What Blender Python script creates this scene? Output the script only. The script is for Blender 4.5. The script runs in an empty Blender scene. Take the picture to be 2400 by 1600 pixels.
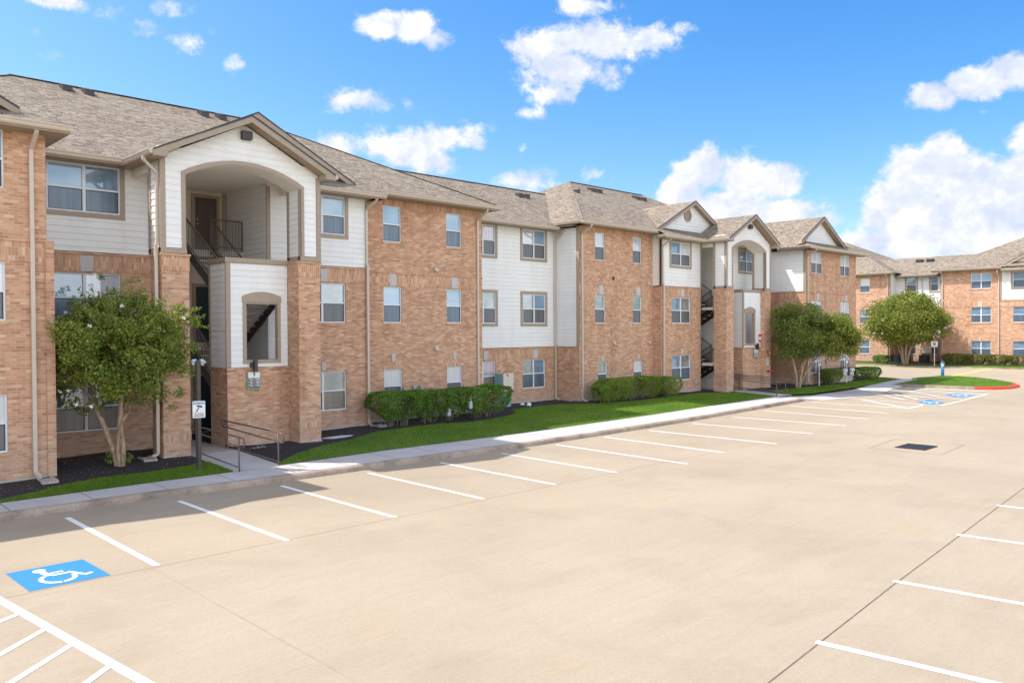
import bpy, math, random
import numpy as np
from mathutils import Vector
S = bpy.context.scene
COL = S.collection
R = math.radians
random.seed(5)
rng = np.random.default_rng(11)

# ---------------------------------------------------------------- helpers
def link(o, parent=None):
    COL.objects.link(o)
    if parent is not None: o.parent = parent
    return o
def tag(o, label=None, cat=None, group=None, kind=None):
    if label: o['label'] = label
    if cat: o['category'] = cat
    if group: o['group'] = group
    if kind: o['kind'] = kind
    return o
def empty(name, loc=(0,0,0), **k):
    o = bpy.data.objects.new(name, None); link(o); o.location = loc; o.empty_display_size = .2
    return tag(o, **k)
class MB:
    """collects faces; build() links them as ONE mesh object with metric planar UVs"""
    def __init__(s): s.v = []; s.f = []; s.m = []; s.mi = 0
    def face(s, *pts):
        n = len(s.v); s.v += [tuple(p) for p in pts]; s.f.append(tuple(range(n, n+len(pts)))); s.m.append(s.mi); return s
    def box(s, x0, x1, y0, y1, z0, z1):
        if x0 > x1: x0, x1 = x1, x0
        if y0 > y1: y0, y1 = y1, y0
        if z0 > z1: z0, z1 = z1, z0
        n = len(s.v)
        s.v += [(x0,y0,z0),(x1,y0,z0),(x1,y1,z0),(x0,y1,z0),(x0,y0,z1),(x1,y0,z1),(x1,y1,z1),(x0,y1,z1)]
        for f in ((0,3,2,1),(4,5,6,7),(0,1,5,4),(1,2,6,5),(2,3,7,6),(3,0,4,7)):
            s.f.append(tuple(n+i for i in f)); s.m.append(s.mi)
        return s
    def prism(s, poly, z0, z1):
        """poly: list of (x,y) ; extruded in z"""
        s.face(*[(x,y,z1) for x,y in poly]); s.face(*[(x,y,z0) for x,y in reversed(poly)])
        for i in range(len(poly)):
            a, b = poly[i], poly[(i+1) % len(poly)]
            s.face((a[0],a[1],z0),(b[0],b[1],z0),(b[0],b[1],z1),(a[0],a[1],z1))
        return s
    def bar(s, a, b, w, h=None):
        """rectangular bar from a to b, width w (horizontal), height h"""
        h = h or w
        a = Vector(a); b = Vector(b); d = (b-a).normalized()
        up = Vector((0,0,1)) if abs(d.z) < .95 else Vector((0,1,0))
        x = d.cross(up).normalized()*w/2; y = x.cross(d).normalized()*h/2
        n = len(s.v)
        for p in (a, b):
            for q in (-x-y, x-y, x+y, -x+y): s.v.append(tuple(p+q))
        for f in ((0,1,2,3),(7,6,5,4),(0,4,5,1),(1,5,6,2),(2,6,7,3),(3,7,4,0)):
            s.f.append(tuple(n+i for i in f)); s.m.append(s.mi)
        return s
    def tube(s, pts, r, seg=8, r2=None):
        pts = [Vector(p) for p in pts]; n0 = len(s.v); k = len(pts)
        for i, p in enumerate(pts):
            d = (pts[min(i+1,k-1)]-pts[max(i-1,0)]).normalized()
            up = Vector((0,0,1)) if abs(d.z) < .9 else Vector((1,0,0))
            x = d.cross(up).normalized(); y = x.cross(d).normalized()
            if isinstance(r, (list, tuple)): rr = r[i]
            else: rr = r if r2 is None else r + (r2-r)*i/(k-1)
            for j in range(seg):
                a = 2*math.pi*j/seg; s.v.append(tuple(p + x*math.cos(a)*rr + y*math.sin(a)*rr))
        for i in range(k-1):
            for j in range(seg):
                a = n0+i*seg+j; b = n0+i*seg+(j+1) % seg
                s.f.append((a, b, b+seg, a+seg)); s.m.append(s.mi)
        s.f.append(tuple(n0+j for j in range(seg))[::-1]); s.m.append(s.mi)
        s.f.append(tuple(n0+(k-1)*seg+j for j in range(seg))); s.m.append(s.mi)
        return s
    def build(s, name, mats, parent=None, smooth=False):
        me = bpy.data.meshes.new(name)
        me.from_pydata(s.v, [], s.f); me.update()
        if not isinstance(mats, (list, tuple)): mats = [mats]
        for m in mats: me.materials.append(m)
        for p, mi in zip(me.polygons, s.m): p.material_index = mi; p.use_smooth = smooth
        uv = me.uv_layers.new(name='UVMap').data
        for p in me.polygons:
            n = p.normal
            t = Vector((0,0,1)).cross(n)
            if t.length < .05: t = Vector((1,0,0)); b = Vector((0,1,0))
            else:
                t.normalize()
                if abs(t.x) > abs(t.y):
                    if t.x < 0: t = -t
                elif t.y < 0: t = -t
                b = n.cross(t)
                if b.z < 0: b = -b
            for li in p.loop_indices:
                co = me.vertices[me.loops[li].vertex_index].co
                uv[li].uv = (co.dot(t), co.dot(b))
        return link(bpy.data.objects.new(name, me), parent)

# ---------------------------------------------------------------- materials
def nt(name):
    m = bpy.data.materials.new(name); m.use_nodes = True; t = m.node_tree; t.nodes.clear()
    o = t.nodes.new('ShaderNodeOutputMaterial'); b = t.nodes.new('ShaderNodeBsdfPrincipled')
    t.links.new(b.outputs[0], o.inputs[0]); return m, t, b
def N(t, kind, **k):
    n = t.nodes.new(kind)
    for a, v in k.items():
        if a.startswith('i_'):
            key = a[2:]; key = int(key) if key.isdigit() else key.replace('_', ' ')
            n.inputs[key].default_value = v
        else: setattr(n, a, v)
    return n
def L(t, a, ao, b, bi): t.links.new(a.outputs[ao], b.inputs[bi])
def ramp(t, stops):
    n = t.nodes.new('ShaderNodeValToRGB'); e = n.color_ramp.elements
    while len(e) < len(stops): e.new(.5)
    for x, (p, c) in zip(e, stops): x.position = p; x.color = (*c, 1) if len(c) == 3 else c
    return n
def mix(t, fac, a, b, mode='MIX'):
    n = t.nodes.new('ShaderNodeMix'); n.data_type = 'RGBA'; n.blend_type = mode
    for src, i in ((fac, 0), (a, 6), (b, 7)):
        if isinstance(src, (int, float)): n.inputs[i].default_value = src
        elif isinstance(src, tuple): n.inputs[i].default_value = (*src, 1) if len(src) == 3 else src
        else: t.links.new(src, n.inputs[i])
    return n.outputs[2]
def plain(name, col, rough=.6, metal=0, spec=.5, nscale=6, namp=.12, bump=0, bscale=60):
    m, t, b = nt(name)
    tc = N(t, 'ShaderNodeTexCoord')
    n = N(t, 'ShaderNodeTexNoise', i_Scale=nscale, i_Detail=5.0, i_Roughness=.6); L(t, tc, 'Object', n, 'Vector')
    r = ramp(t, [(.3, tuple(c*(1-namp) for c in col)), (.7, tuple(min(1, c*(1+namp)) for c in col))])
    L(t, n, 'Fac', r, 0); L(t, r, 0, b, 'Base Color')
    b.inputs['Roughness'].default_value = rough; b.inputs['Metallic'].default_value = metal
    b.inputs['Specular IOR Level'].default_value = spec
    if bump:
        n2 = N(t, 'ShaderNodeTexNoise', i_Scale=bscale, i_Detail=4.0); L(t, tc, 'Object', n2, 'Vector')
        bp = N(t, 'ShaderNodeBump', i_Strength=bump, i_Distance=.02); L(t, n2, 'Fac', bp, 'Height'); L(t, bp, 0, b, 'Normal')
    return m
def brick_mat(name, soldier=False):
    m, t, b = nt(name)
    uv = N(t, 'ShaderNodeUVMap')
    vec = uv
    if soldier:
        sp = N(t, 'ShaderNodeSeparateXYZ'); cb = N(t, 'ShaderNodeCombineXYZ'); L(t, uv, 0, sp, 0)
        L(t, sp, 'Y', cb, 'X'); L(t, sp, 'X', cb, 'Y'); vec = cb
    br = N(t, 'ShaderNodeTexBrick', offset=0.0 if soldier else .5)
    br.inputs['Scale'].default_value = 1.0; br.inputs['Brick Width'].default_value = .205; br.inputs['Row Height'].default_value = .068
    br.inputs['Mortar Size'].default_value = .0085; br.inputs['Mortar Smooth'].default_value = .25; br.inputs['Bias'].default_value = 0.0
    br.inputs['Color1'].default_value = (0,0,0,1); br.inputs['Color2'].default_value = (1,1,1,1); br.inputs['Mortar'].default_value = (0,0,0,1)
    L(t, vec, 0, br, 'Vector')
    # per-brick tone: clay reds, oranges, tans
    rp = ramp(t, [(0, (.43,.215,.135)), (.2, (.515,.275,.17)), (.5, (.575,.325,.20)), (.8, (.62,.38,.245)), (1, (.70,.49,.345))])
    L(t, br, 'Color', rp, 0)
    # blotches at the scale of several bricks
    mp = N(t, 'ShaderNodeMapping'); mp.inputs['Scale'].default_value = (1.0, 2.6, 1); L(t, vec, 0, mp, 'Vector')
    nz = N(t, 'ShaderNodeTexNoise', i_Scale=1.5, i_Detail=6.0, i_Roughness=.65); L(t, mp, 0, nz, 'Vector')
    r2 = ramp(t, [(.3, (.82,.77,.76)), (.5, (1,1,1)), (.72, (1.15,1.12,1.09))]); L(t, nz, 'Fac', r2, 0)
    c = mix(t, 1.0, rp.outputs[0], r2.outputs[0], 'MULTIPLY')
    nz2 = N(t, 'ShaderNodeTexNoise', i_Scale=40.0, i_Detail=3.0); L(t, uv, 0, nz2, 'Vector')
    r3 = ramp(t, [(.3, (.86,.86,.86)), (.7, (1.1,1.1,1.1))]); L(t, nz2, 'Fac', r3, 0)
    c = mix(t, 1.0, c, r3.outputs[0], 'MULTIPLY')
    c = mix(t, br.outputs['Fac'], c, (.58,.42,.31))
    ms = N(t, 'ShaderNodeMapping'); ms.inputs['Scale'].default_value = (1.1, .10, 1); L(t, uv, 0, ms, 'Vector')
    ns = N(t, 'ShaderNodeTexNoise', i_Scale=1.6, i_Detail=4.0, i_Roughness=.6); L(t, ms, 0, ns, 'Vector')
    rs_ = ramp(t, [(.32, (.84,.82,.81)), (.48, (1,1,1)), (.7, (1.05,1.03,1.02))]); L(t, ns, 'Fac', rs_, 0)
    c = mix(t, 1.0, c, rs_.outputs[0], 'MULTIPLY')
    # pale efflorescence near the ground
    geo = N(t, 'ShaderNodeNewGeometry'); sz = N(t, 'ShaderNodeSeparateXYZ'); L(t, geo, 'Position', sz, 0)
    mr = N(t, 'ShaderNodeMapRange'); mr.inputs[1].default_value = .2; mr.inputs[2].default_value = 1.5; mr.inputs[3].default_value = .42; mr.inputs[4].default_value = 0
    L(t, sz, 'Z', mr, 0)
    mm = N(t, 'ShaderNodeMath', operation='MULTIPLY'); L(t, mr, 0, mm, 0)
    r4 = ramp(t, [(.35, (.35,.35,.35)), (.65, (1,1,1))]); L(t, nz, 'Fac', r4, 0); L(t, r4, 0, mm, 1)
    c = mix(t, mm.outputs[0], c, (.47,.385,.33))
    t.links.new(c, b.inputs['Base Color']); b.inputs['Roughness'].default_value = .88; b.inputs['Specular IOR Level'].default_value = .2
    inv = N(t, 'ShaderNodeMath', operation='SUBTRACT'); inv.inputs[0].default_value = 1; L(t, br, 'Fac', inv, 1)
    ad = N(t, 'ShaderNodeMath', operation='MULTIPLY_ADD'); L(t, nz2, 'Fac', ad, 0); ad.inputs[1].default_value = .3; L(t, inv, 0, ad, 2)
    bp = N(t, 'ShaderNodeBump', i_Strength=.7, i_Distance=.008); L(t, ad, 0, bp, 'Height'); L(t, bp, 0, b, 'Normal')
    return m
def roof_mat():
    m, t, b = nt('asphalt_shingle')
    uv = N(t, 'ShaderNodeUVMap')
    nw = N(t, 'ShaderNodeTexNoise', i_Scale=3.0, i_Detail=2.0); L(t, uv, 0, nw, 'Vector')
    ad = N(t, 'ShaderNodeVectorMath', operation='MULTIPLY_ADD'); L(t, nw, 'Color', ad, 0); ad.inputs[1].default_value = (.09,.008,0); L(t, uv, 0, ad, 2)
    def tabs(w, offs, sq):
        br = N(t, 'ShaderNodeTexBrick', offset=offs, offset_frequency=2, squash=sq, squash_frequency=3)
        br.inputs['Scale'].default_value = 1.0; br.inputs['Brick Width'].default_value = w; br.inputs['Row Height'].default_value = .142
        br.inputs['Mortar Size'].default_value = .02; br.inputs['Mortar Smooth'].default_value = .4
        br.inputs['Color1'].default_value = (0,0,0,1); br.inputs['Color2'].default_value = (1,1,1,1); br.inputs['Mortar'].default_value = (.3,.3,.3,1)
        L(t, ad, 0, br, 'Vector'); return br
    b1 = tabs(.27, .37, .75); b2 = tabs(.19, .61, 1.4)
    rp = ramp(t, [(0, (.175,.143,.112)), (.3, (.24,.202,.158)), (.7, (.29,.246,.193)), (1, (.345,.295,.235))]); L(t, b1, 'Color', rp, 0)
    # dashes: shadow lines under some tabs, painted into the colour
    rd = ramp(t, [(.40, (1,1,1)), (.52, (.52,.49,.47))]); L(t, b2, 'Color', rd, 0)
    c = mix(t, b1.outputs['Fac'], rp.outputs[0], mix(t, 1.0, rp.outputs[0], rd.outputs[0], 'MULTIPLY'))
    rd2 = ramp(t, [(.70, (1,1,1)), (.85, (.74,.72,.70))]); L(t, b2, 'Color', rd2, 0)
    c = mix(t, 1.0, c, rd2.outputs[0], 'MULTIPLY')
    nz = N(t, 'ShaderNodeTexNoise', i_Scale=9.0, i_Detail=3.0, i_Roughness=.7); L(t, uv, 0, nz, 'Vector')
    r2 = ramp(t, [(.34, (.82,.81,.80)), (.66, (1.14,1.13,1.12))]); L(t, nz, 'Fac', r2, 0)
    c = mix(t, 1.0, c, r2.outputs[0], 'MULTIPLY')
    n3 = N(t, 'ShaderNodeTexNoise', i_Scale=.35, i_Detail=3.0); L(t, uv, 0, n3, 'Vector')
    r3 = ramp(t, [(.3, (.90,.89,.89)), (.7, (1.06,1.06,1.05))]); L(t, n3, 'Fac', r3, 0)
    c = mix(t, 1.0, c, r3.outputs[0], 'MULTIPLY')
    t.links.new(c, b.inputs['Base Color']); b.inputs['Roughness'].default_value = .95; b.inputs['Specular IOR Level'].default_value = .15
    bp = N(t, 'ShaderNodeBump', i_Strength=.8, i_Distance=.015); L(t, b1, 'Color', bp, 'Height'); L(t, bp, 0, b, 'Normal')
    return m
def concrete(name, base, stain, speck=.10, big=.35, fine=28, bump=.25, rust=0):
    m, t, b = nt(name)
    tc = N(t, 'ShaderNodeTexCoord')
    n1 = N(t, 'ShaderNodeTexNoise', i_Scale=big, i_Detail=6.0, i_Roughness=.55, i_Distortion=.4); L(t, tc, 'Object', n1, 'Vector')
    r1 = ramp(t, [(.32, stain), (.58, base), (.8, tuple(min(1, c*1.05) for c in base))]); L(t, n1, 'Fac', r1, 0)
    n2 = N(t, 'ShaderNodeTexNoise', i_Scale=fine, i_Detail=5.0, i_Roughness=.75); L(t, tc, 'Object', n2, 'Vector')
    r2 = ramp(t, [(.32, (1-speck*1.6,)*3), (.5, (1,1,1)), (.68, (1+speck,)*3)]); L(t, n2, 'Fac', r2, 0)
    c = mix(t, 1.0, r1.outputs[0], r2.outputs[0], 'MULTIPLY')
    # long drag streaks of the broom finish
    mp = N(t, 'ShaderNodeMapping'); mp.inputs['Scale'].default_value = (.5, 5, 1); mp.inputs['Rotation'].default_value = (0,0,.25); L(t, tc, 'Object', mp, 'Vector')
    n3 = N(t, 'ShaderNodeTexNoise', i_Scale=1.6, i_Detail=5.0, i_Roughness=.7); L(t, mp, 0, n3, 'Vector')
    r3 = ramp(t, [(.35, (.965,.962,.96)), (.6, (1.015,1.015,1.015))]); L(t, n3, 'Fac', r3, 0)
    c = mix(t, 1.0, c, r3.outputs[0], 'MULTIPLY')
    n5 = N(t, 'ShaderNodeTexNoise', i_Scale=.55, i_Detail=4.0, i_Roughness=.5, i_Distortion=.8); L(t, tc, 'Object', n5, 'Vector')
    r5 = ramp(t, [(.34, (.95,.935,.92)), (.48, (1,1,1)), (.60, (1,1,1)), (.72, (1.02,.99,.94))]); L(t, n5, 'Fac', r5, 0)
    c = mix(t, 1.0, c, r5.outputs[0], 'MULTIPLY')
    # small dark spots (gum, oil)
    vo = N(t, 'ShaderNodeTexVoronoi', i_Scale=.9, i_Randomness=1.0); L(t, tc, 'Object', vo, 'Vector')
    r4 = ramp(t, [(.0, (.72,.70,.68)), (.016, (.8,.78,.76)), (.03, (1,1,1))]); L(t, vo, 'Distance', r4, 0)
    c = mix(t, .6, c, mix(t, 1.0, c, r4.outputs[0], 'MULTIPLY'))
    t.links.new(c, b.inputs['Base Color']); b.inputs['Roughness'].default_value = .85; b.inputs['Specular IOR Level'].default_value = .25
    bp = N(t, 'ShaderNodeBump', i_Strength=bump, i_Distance=.01); L(t, n2, 'Fac', bp, 'Height'); L(t, bp, 0, b, 'Normal')
    return m
def siding_mat():
    m, t, b = nt('white_lap_siding')
    uv = N(t, 'ShaderNodeUVMap')
    mp = N(t, 'ShaderNodeMapping'); mp.inputs['Scale'].default_value = (1.2, 25, 1); L(t, uv, 0, mp, 'Vector')
    n = N(t, 'ShaderNodeTexNoise', i_Scale=1.0, i_Detail=4.0); L(t, mp, 0, n, 'Vector')
    r = ramp(t, [(.3, (.79,.80,.80)), (.7, (.86,.865,.86))]); L(t, n, 'Fac', r, 0)
    br = N(t, 'ShaderNodeTexBrick', offset=.37, offset_frequency=2, squash=.8, squash_frequency=3)
    br.inputs['Scale'].default_value = 1.0; br.inputs['Brick Width'].default_value = 3.4; br.inputs['Row Height'].default_value = .178
    br.inputs['Mortar Size'].default_value = .0035; br.inputs['Mortar Smooth'].default_value = .1
    br.inputs['Color1'].default_value = (.965,.965,.965,1); br.inputs['Color2'].default_value = (1,1,1,1); br.inputs['Mortar'].default_value = (.72,.72,.73,1)
    L(t, uv, 0, br, 'Vector')
    c = mix(t, 1.0, r.outputs[0], br.outputs['Color'], 'MULTIPLY')
    ms = N(t, 'ShaderNodeMapping'); ms.inputs['Scale'].default_value = (1.6, .22, 1); L(t, uv, 0, ms, 'Vector')
    ns = N(t, 'ShaderNodeTexNoise', i_Scale=1.4, i_Detail=4.0, i_Roughness=.6); L(t, ms, 0, ns, 'Vector')
    rs_ = ramp(t, [(.3, (.93,.925,.91)), (.5, (1,1,1))]); L(t, ns, 'Fac', rs_, 0)
    c = mix(t, 1.0, c, rs_.outputs[0], 'MULTIPLY')
    t.links.new(c, b.inputs['Base Color']); b.inputs['Roughness'].default_value = .55; b.inputs['Specular IOR Level'].default_value = .3
    return m
def glass_mat(name, col, col2=None, refl=.22, rough=.04, vert=True, slat=False):
    """window pane: glass over a blind or room, some reflections put into the colour"""
    m, t, b = nt(name)
    tc = N(t, 'ShaderNodeTexCoord')
    mp = N(t, 'ShaderNodeMapping'); mp.inputs['Scale'].default_value = (9, 9, .35) if vert else (1.1,1.1,1.8); L(t, tc, 'Object', mp, 'Vector')
    n = N(t, 'ShaderNodeTexNoise', i_Scale=1.3 if vert else 1.5, i_Detail=3.0); L(t, mp, 0, n, 'Vector')
    r = ramp(t, [(.38, col), (.62, col2 or col)]); L(t, n, 'Fac', r, 0)
    cc = r.outputs[0]
    if slat:
        wv = N(t, 'ShaderNodeTexWave', wave_type='BANDS', bands_direction='Z', wave_profile='SAW'); wv.inputs['Scale'].default_value = 6.2; wv.inputs['Distortion'].default_value = .3; L(t, tc, 'Object', wv, 'Vector')
        rw = ramp(t, [(.0, (.80,.80,.82)), (.35, (1.03,1.03,1.03)), (1, (1.0,1.0,1.0))]); L(t, wv, 'Fac', rw, 0)
        cc = mix(t, 1.0, cc, rw.outputs[0], 'MULTIPLY')
    t.links.new(cc, b.inputs['Base Color']); b.inputs['Roughness'].default_value = .5; b.inputs['Specular IOR Level'].default_value = .2
    g = N(t, 'ShaderNodeBsdfGlossy'); g.inputs['Roughness'].default_value = rough; g.inputs['Color'].default_value = (.85,.93,1,1)
    ns = N(t, 'ShaderNodeTexNoise', i_Scale=.7, i_Detail=1.0); L(t, tc, 'Object', ns, 'Vector')
    bp = N(t, 'ShaderNodeBump', i_Strength=.25, i_Distance=.02); L(t, ns, 'Fac', bp, 'Height'); L(t, bp, 0, g, 'Normal')
    mx = N(t, 'ShaderNodeMixShader'); fr = N(t, 'ShaderNodeFresnel'); fr.inputs['IOR'].default_value = 1.5
    ad = N(t, 'ShaderNodeMath', operation='ADD', use_clamp=True); L(t, fr, 0, ad, 0); ad.inputs[1].default_value = refl
    L(t, ad, 0, mx, 0); L(t, b, 0, mx, 1); L(t, g, 0, mx, 2)
    out = [x for x in t.nodes if x.type == 'OUTPUT_MATERIAL'][0]; L(t, mx, 0, out, 0)
    return m
def leaf_mat(name, cols, trans=.35, clump=1.2):
    m, t, b = nt(name)
    geo = N(t, 'ShaderNodeNewGeometry')
    tc = N(t, 'ShaderNodeTexCoord')
    n = N(t, 'ShaderNodeTexNoise', i_Scale=clump, i_Detail=3.0); L(t, tc, 'Object', n, 'Vector')
    ad = N(t, 'ShaderNodeMath', operation='MULTIPLY_ADD'); L(t, geo, 'Random Per Island', ad, 0); ad.inputs[1].default_value = .55
    mu = N(t, 'ShaderNodeMath', operation='MULTIPLY'); L(t, n, 'Fac', mu, 0); mu.inputs[1].default_value = .6; L(t, mu, 0, ad, 2)
    k = len(cols); r = ramp(t, [(.18+.75*i/(k-1), c) for i, c in enumerate(cols)]); L(t, ad, 0, r, 0)
    L(t, r, 0, b, 'Base Color'); b.inputs['Roughness'].default_value = .6; b.inputs['Specular IOR Level'].default_value = .22
    tr = N(t, 'ShaderNodeBsdfTranslucent'); br = mix(t, 1.0, r.outputs[0], (1.5,1.6,.6,1), 'MULTIPLY'); t.links.new(br, tr.inputs['Color'])
    mx = N(t, 'ShaderNodeMixShader'); mx.inputs[0].default_value = trans; L(t, b, 0, mx, 1); L(t, tr, 0, mx, 2)
    out = [x for x in t.nodes if x.type == 'OUTPUT_MATERIAL'][0]; L(t, mx, 0, out, 0)
    return m
def bark_mat():
    m, t, b = nt('crape_bark')
    tc = N(t, 'ShaderNodeTexCoord'); mp = N(t, 'ShaderNodeMapping'); mp.inputs['Scale'].default_value = (9,9,2.2); L(t, tc, 'Object', mp, 'Vector')
    n = N(t, 'ShaderNodeTexNoise', i_Scale=1.3, i_Detail=5.0, i_Roughness=.7); L(t, mp, 0, n, 'Vector')
    r = ramp(t, [(.34, (.20,.13,.09)), (.5, (.38,.27,.19)), (.68, (.52,.42,.32))]); L(t, n, 'Fac', r, 0); L(t, r, 0, b, 'Base Color')
    b.inputs['Roughness'].default_value = .85
    bp = N(t, 'ShaderNodeBump', i_Strength=.6, i_Distance=.02); L(t, n, 'Fac', bp, 'Height'); L(t, bp, 0, b, 'Normal')
    return m
def mulch_mat():
    m, t, b = nt('dark_mulch')
    tc = N(t, 'ShaderNodeTexCoord')
    n = N(t, 'ShaderNodeTexNoise', i_Scale=26.0, i_Detail=6.0, i_Roughness=.8); L(t, tc, 'Object', n, 'Vector')
    r = ramp(t, [(.35, (.012,.010,.012)), (.6, (.045,.036,.038)), (.8, (.10,.085,.08))]); L(t, n, 'Fac', r, 0); L(t, r, 0, b, 'Base Color')
    b.inputs['Roughness'].default_value = .95
    bp = N(t, 'ShaderNodeBump', i_Strength=1.0, i_Distance=.05); L(t, n, 'Fac', bp, 'Height'); L(t, bp, 0, b, 'Normal')
    return m

M = {}
M['brick'] = brick_mat('clay_brick'); M['soldier'] = brick_mat('soldier_brick', True)
M['roof'] = roof_mat(); M['siding'] = siding_mat()
M['tan'] = plain('tan_trim_paint', (.36,.29,.225), .55, namp=.06)
M['cream'] = plain('cream_stucco', (.70,.62,.50), .8, namp=.05)
M['gutter'] = plain('almond_gutter_metal', (.58,.50,.42), .42, namp=.05)
M['soffit'] = plain('tan_soffit', (.34,.26,.18), .7, namp=.08)
M['ceil'] = plain('porch_ceiling', (.80,.76,.70), .8, namp=.04)
M['drip'] = plain('dark_shingle_edge', (.06,.06,.07), .8, namp=.2)
M['stone'] = plain('cast_stone', (.52,.50,.49), .85, nscale=14, namp=.1, bump=.2)
M['lot'] = concrete('lot_concrete', (.385,.32,.232), (.35,.288,.208), .07, .22)
M['walk'] = concrete('walk_concrete', (.56,.53,.50), (.48,.46,.43), .05, .5, 30, .15)
M['curb'] = concrete('curb_concrete', (.42,.335,.26), (.24,.185,.15), .16, 1.6, 24, .5)
M['foot'] = plain('foundation_concrete', (.45,.40,.36), .9, namp=.15, bump=.2)
def paint(name, col, under=(.41,.335,.245), wear=.36):
    m, t, b = nt(name); tc = N(t, 'ShaderNodeTexCoord')
    n = N(t, 'ShaderNodeTexNoise', i_Scale=14.0, i_Detail=7.0, i_Roughness=.75); L(t, tc, 'Object', n, 'Vector')
    n2 = N(t, 'ShaderNodeTexNoise', i_Scale=.8, i_Detail=2.0); L(t, tc, 'Object', n2, 'Vector')
    ad = N(t, 'ShaderNodeMath', operation='MULTIPLY_ADD'); L(t, n2, 'Fac', ad, 0); ad.inputs[1].default_value = .35; L(t, n, 'Fac', ad, 2)
    r = ramp(t, [(wear+.13, (*under,)), (wear+.19, tuple(c*.93 for c in col)), (.85, col)]); L(t, ad, 0, r, 0); L(t, r, 0, b, 'Base Color'); b.inputs['Roughness'].default_value = .65
    return m
M['white'] = paint('white_line_paint', (.84,.83,.81))
M['blue'] = paint('blue_pad_paint', (.025,.215,.50), wear=.33)
M['yellow'] = plain('yellow_line_paint', (.78,.56,.06), .6)
M['red'] = plain('red_curb_paint', (.72,.06,.03), .5, namp=.12)
M['joint2'] = plain('faint_joint', (.36,.29,.20), .9, namp=.2)
M['joint'] = plain('joint_filler', (.15,.11,.075), .9, namp=.3)
M['frame'] = plain('window_frame_white', (.70,.74,.78), .4, namp=.04)
M['dark'] = plain('dark_bronze_metal', (.055,.045,.045), .45, namp=.1)
M['rail'] = plain('brown_rail_paint', (.13,.10,.085), .42, namp=.1)
M['post'] = plain('dark_brown_post', (.075,.055,.052), .6, namp=.15)
M['door'] = plain('brown_door', (.10,.075,.065), .45, namp=.1)
M['doorg'] = plain('dark_green_door', (.02,.035,.04), .4, namp=.1)
M['tread'] = plain('concrete_tread', (.52,.48,.43), .85, namp=.12)
M['signw'] = plain('sign_white', (.80,.82,.82), .4, namp=.03)
M['signb'] = plain('sign_blue', (.03,.17,.45), .4, namp=.03)
M['signk'] = plain('sign_black', (.02,.02,.022), .5, namp=.03)
M['signg'] = plain('sign_grey', (.16,.15,.15), .5, namp=.05)
M['teal'] = plain('teal_cabinet_paint', (.24,.46,.44), .55, namp=.07)
M['bone'] = plain('bone_cabinet_paint', (.66,.60,.52), .5, namp=.04)
M['metal'] = plain('galvanised_metal', (.42,.46,.50), .35, metal=.6, namp=.1)
M['black'] = plain('black_metal', (.03,.032,.035), .5, namp=.2)
M['bollard'] = plain('blue_bollard_paint', (.02,.19,.40), .5, namp=.12)
M['bark'] = bark_mat(); M['mulch'] = mulch_mat()
M['chip'] = plain('pale_wood_chip', (.5,.43,.36), .8, namp=.3)
M['g_blind'] = glass_mat('pane_blind_sky_tint', (.30,.45,.60), (.34,.50,.66), .12, vert=False, slat=True)  # white blind, with the blue of reflected sky put into its colour
M['g_white'] = glass_mat('pane_white_blind', (.52,.56,.62), (.60,.63,.68), .14, slat=True)
M['g_pink'] = glass_mat('pane_rosy_curtain', (.42,.33,.42), (.52,.43,.50), .16)
M['g_tree'] = glass_mat('pane_tree_reflection', (.10,.15,.16), (.24,.30,.31), .22, vert=False)  # dark reflection of trees painted into the pane colour as noise
M['g_dim'] = glass_mat('pane_blue_dim', (.13,.23,.35), (.19,.31,.44), .15, vert=False)
M['screen'] = glass_mat('insect_screen_blue', (.065,.10,.15), (.10,.15,.21), .05, .25)
M['screen2'] = glass_mat('insect_screen_grey', (.07,.075,.085), (.11,.115,.125), .04, .3)
M['screen3'] = glass_mat('insect_screen_warm', (.20,.165,.14), (.25,.21,.175), .04, .3)
M['leaf1'] = leaf_mat('crape_leaf_green', [(.055,.11,.03), (.125,.20,.045), (.24,.29,.06), (.42,.37,.08)], .36, 1.1)
M['leaf2'] = leaf_mat('crape_leaf_sage', [(.05,.10,.035), (.125,.19,.05), (.23,.275,.07), (.36,.35,.10)], .34, .8)
M['leaf3'] = leaf_mat('crape_leaf_olive', [(.06,.095,.015), (.13,.18,.03), (.23,.26,.05), (.36,.32,.10)], .3, .7)
M['hedge'] = leaf_mat('hedge_leaf', [(.03,.075,.012), (.08,.17,.024), (.16,.28,.04), (.26,.36,.07)], .3, 2.5)
M['hedge2'] = leaf_mat('hedge_leaf_light', [(.05,.095,.012), (.12,.20,.024), (.22,.31,.045), (.34,.37,.08)], .3, 2.2)
M['hedge3'] = leaf_mat('hedge_leaf_yellow', [(.05,.05,.015), (.12,.13,.03), (.20,.21,.05), (.30,.28,.08)], .2, 1.6)
M['twig'] = plain('twig_grey_brown', (.20,.165,.13), .9, namp=.25)
M['flower'] = plain('white_blossom', (.85,.85,.86), .6, namp=.05)
M['flowerp'] = plain('pink_blossom', (.75,.48,.55), .6, namp=.1)
M['grass'] = leaf_mat('lawn_blade', [(.06,.135,.018), (.115,.22,.028), (.20,.31,.042), (.34,.39,.07)], .45, .5)
M['soil'] = plain('lawn_base', (.085,.17,.03), .95, nscale=5, namp=.35, bump=.6, bscale=90)
M['dirt'] = plain('outlying_ground', (.22,.24,.10), .95, nscale=.2, namp=.25)

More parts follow.
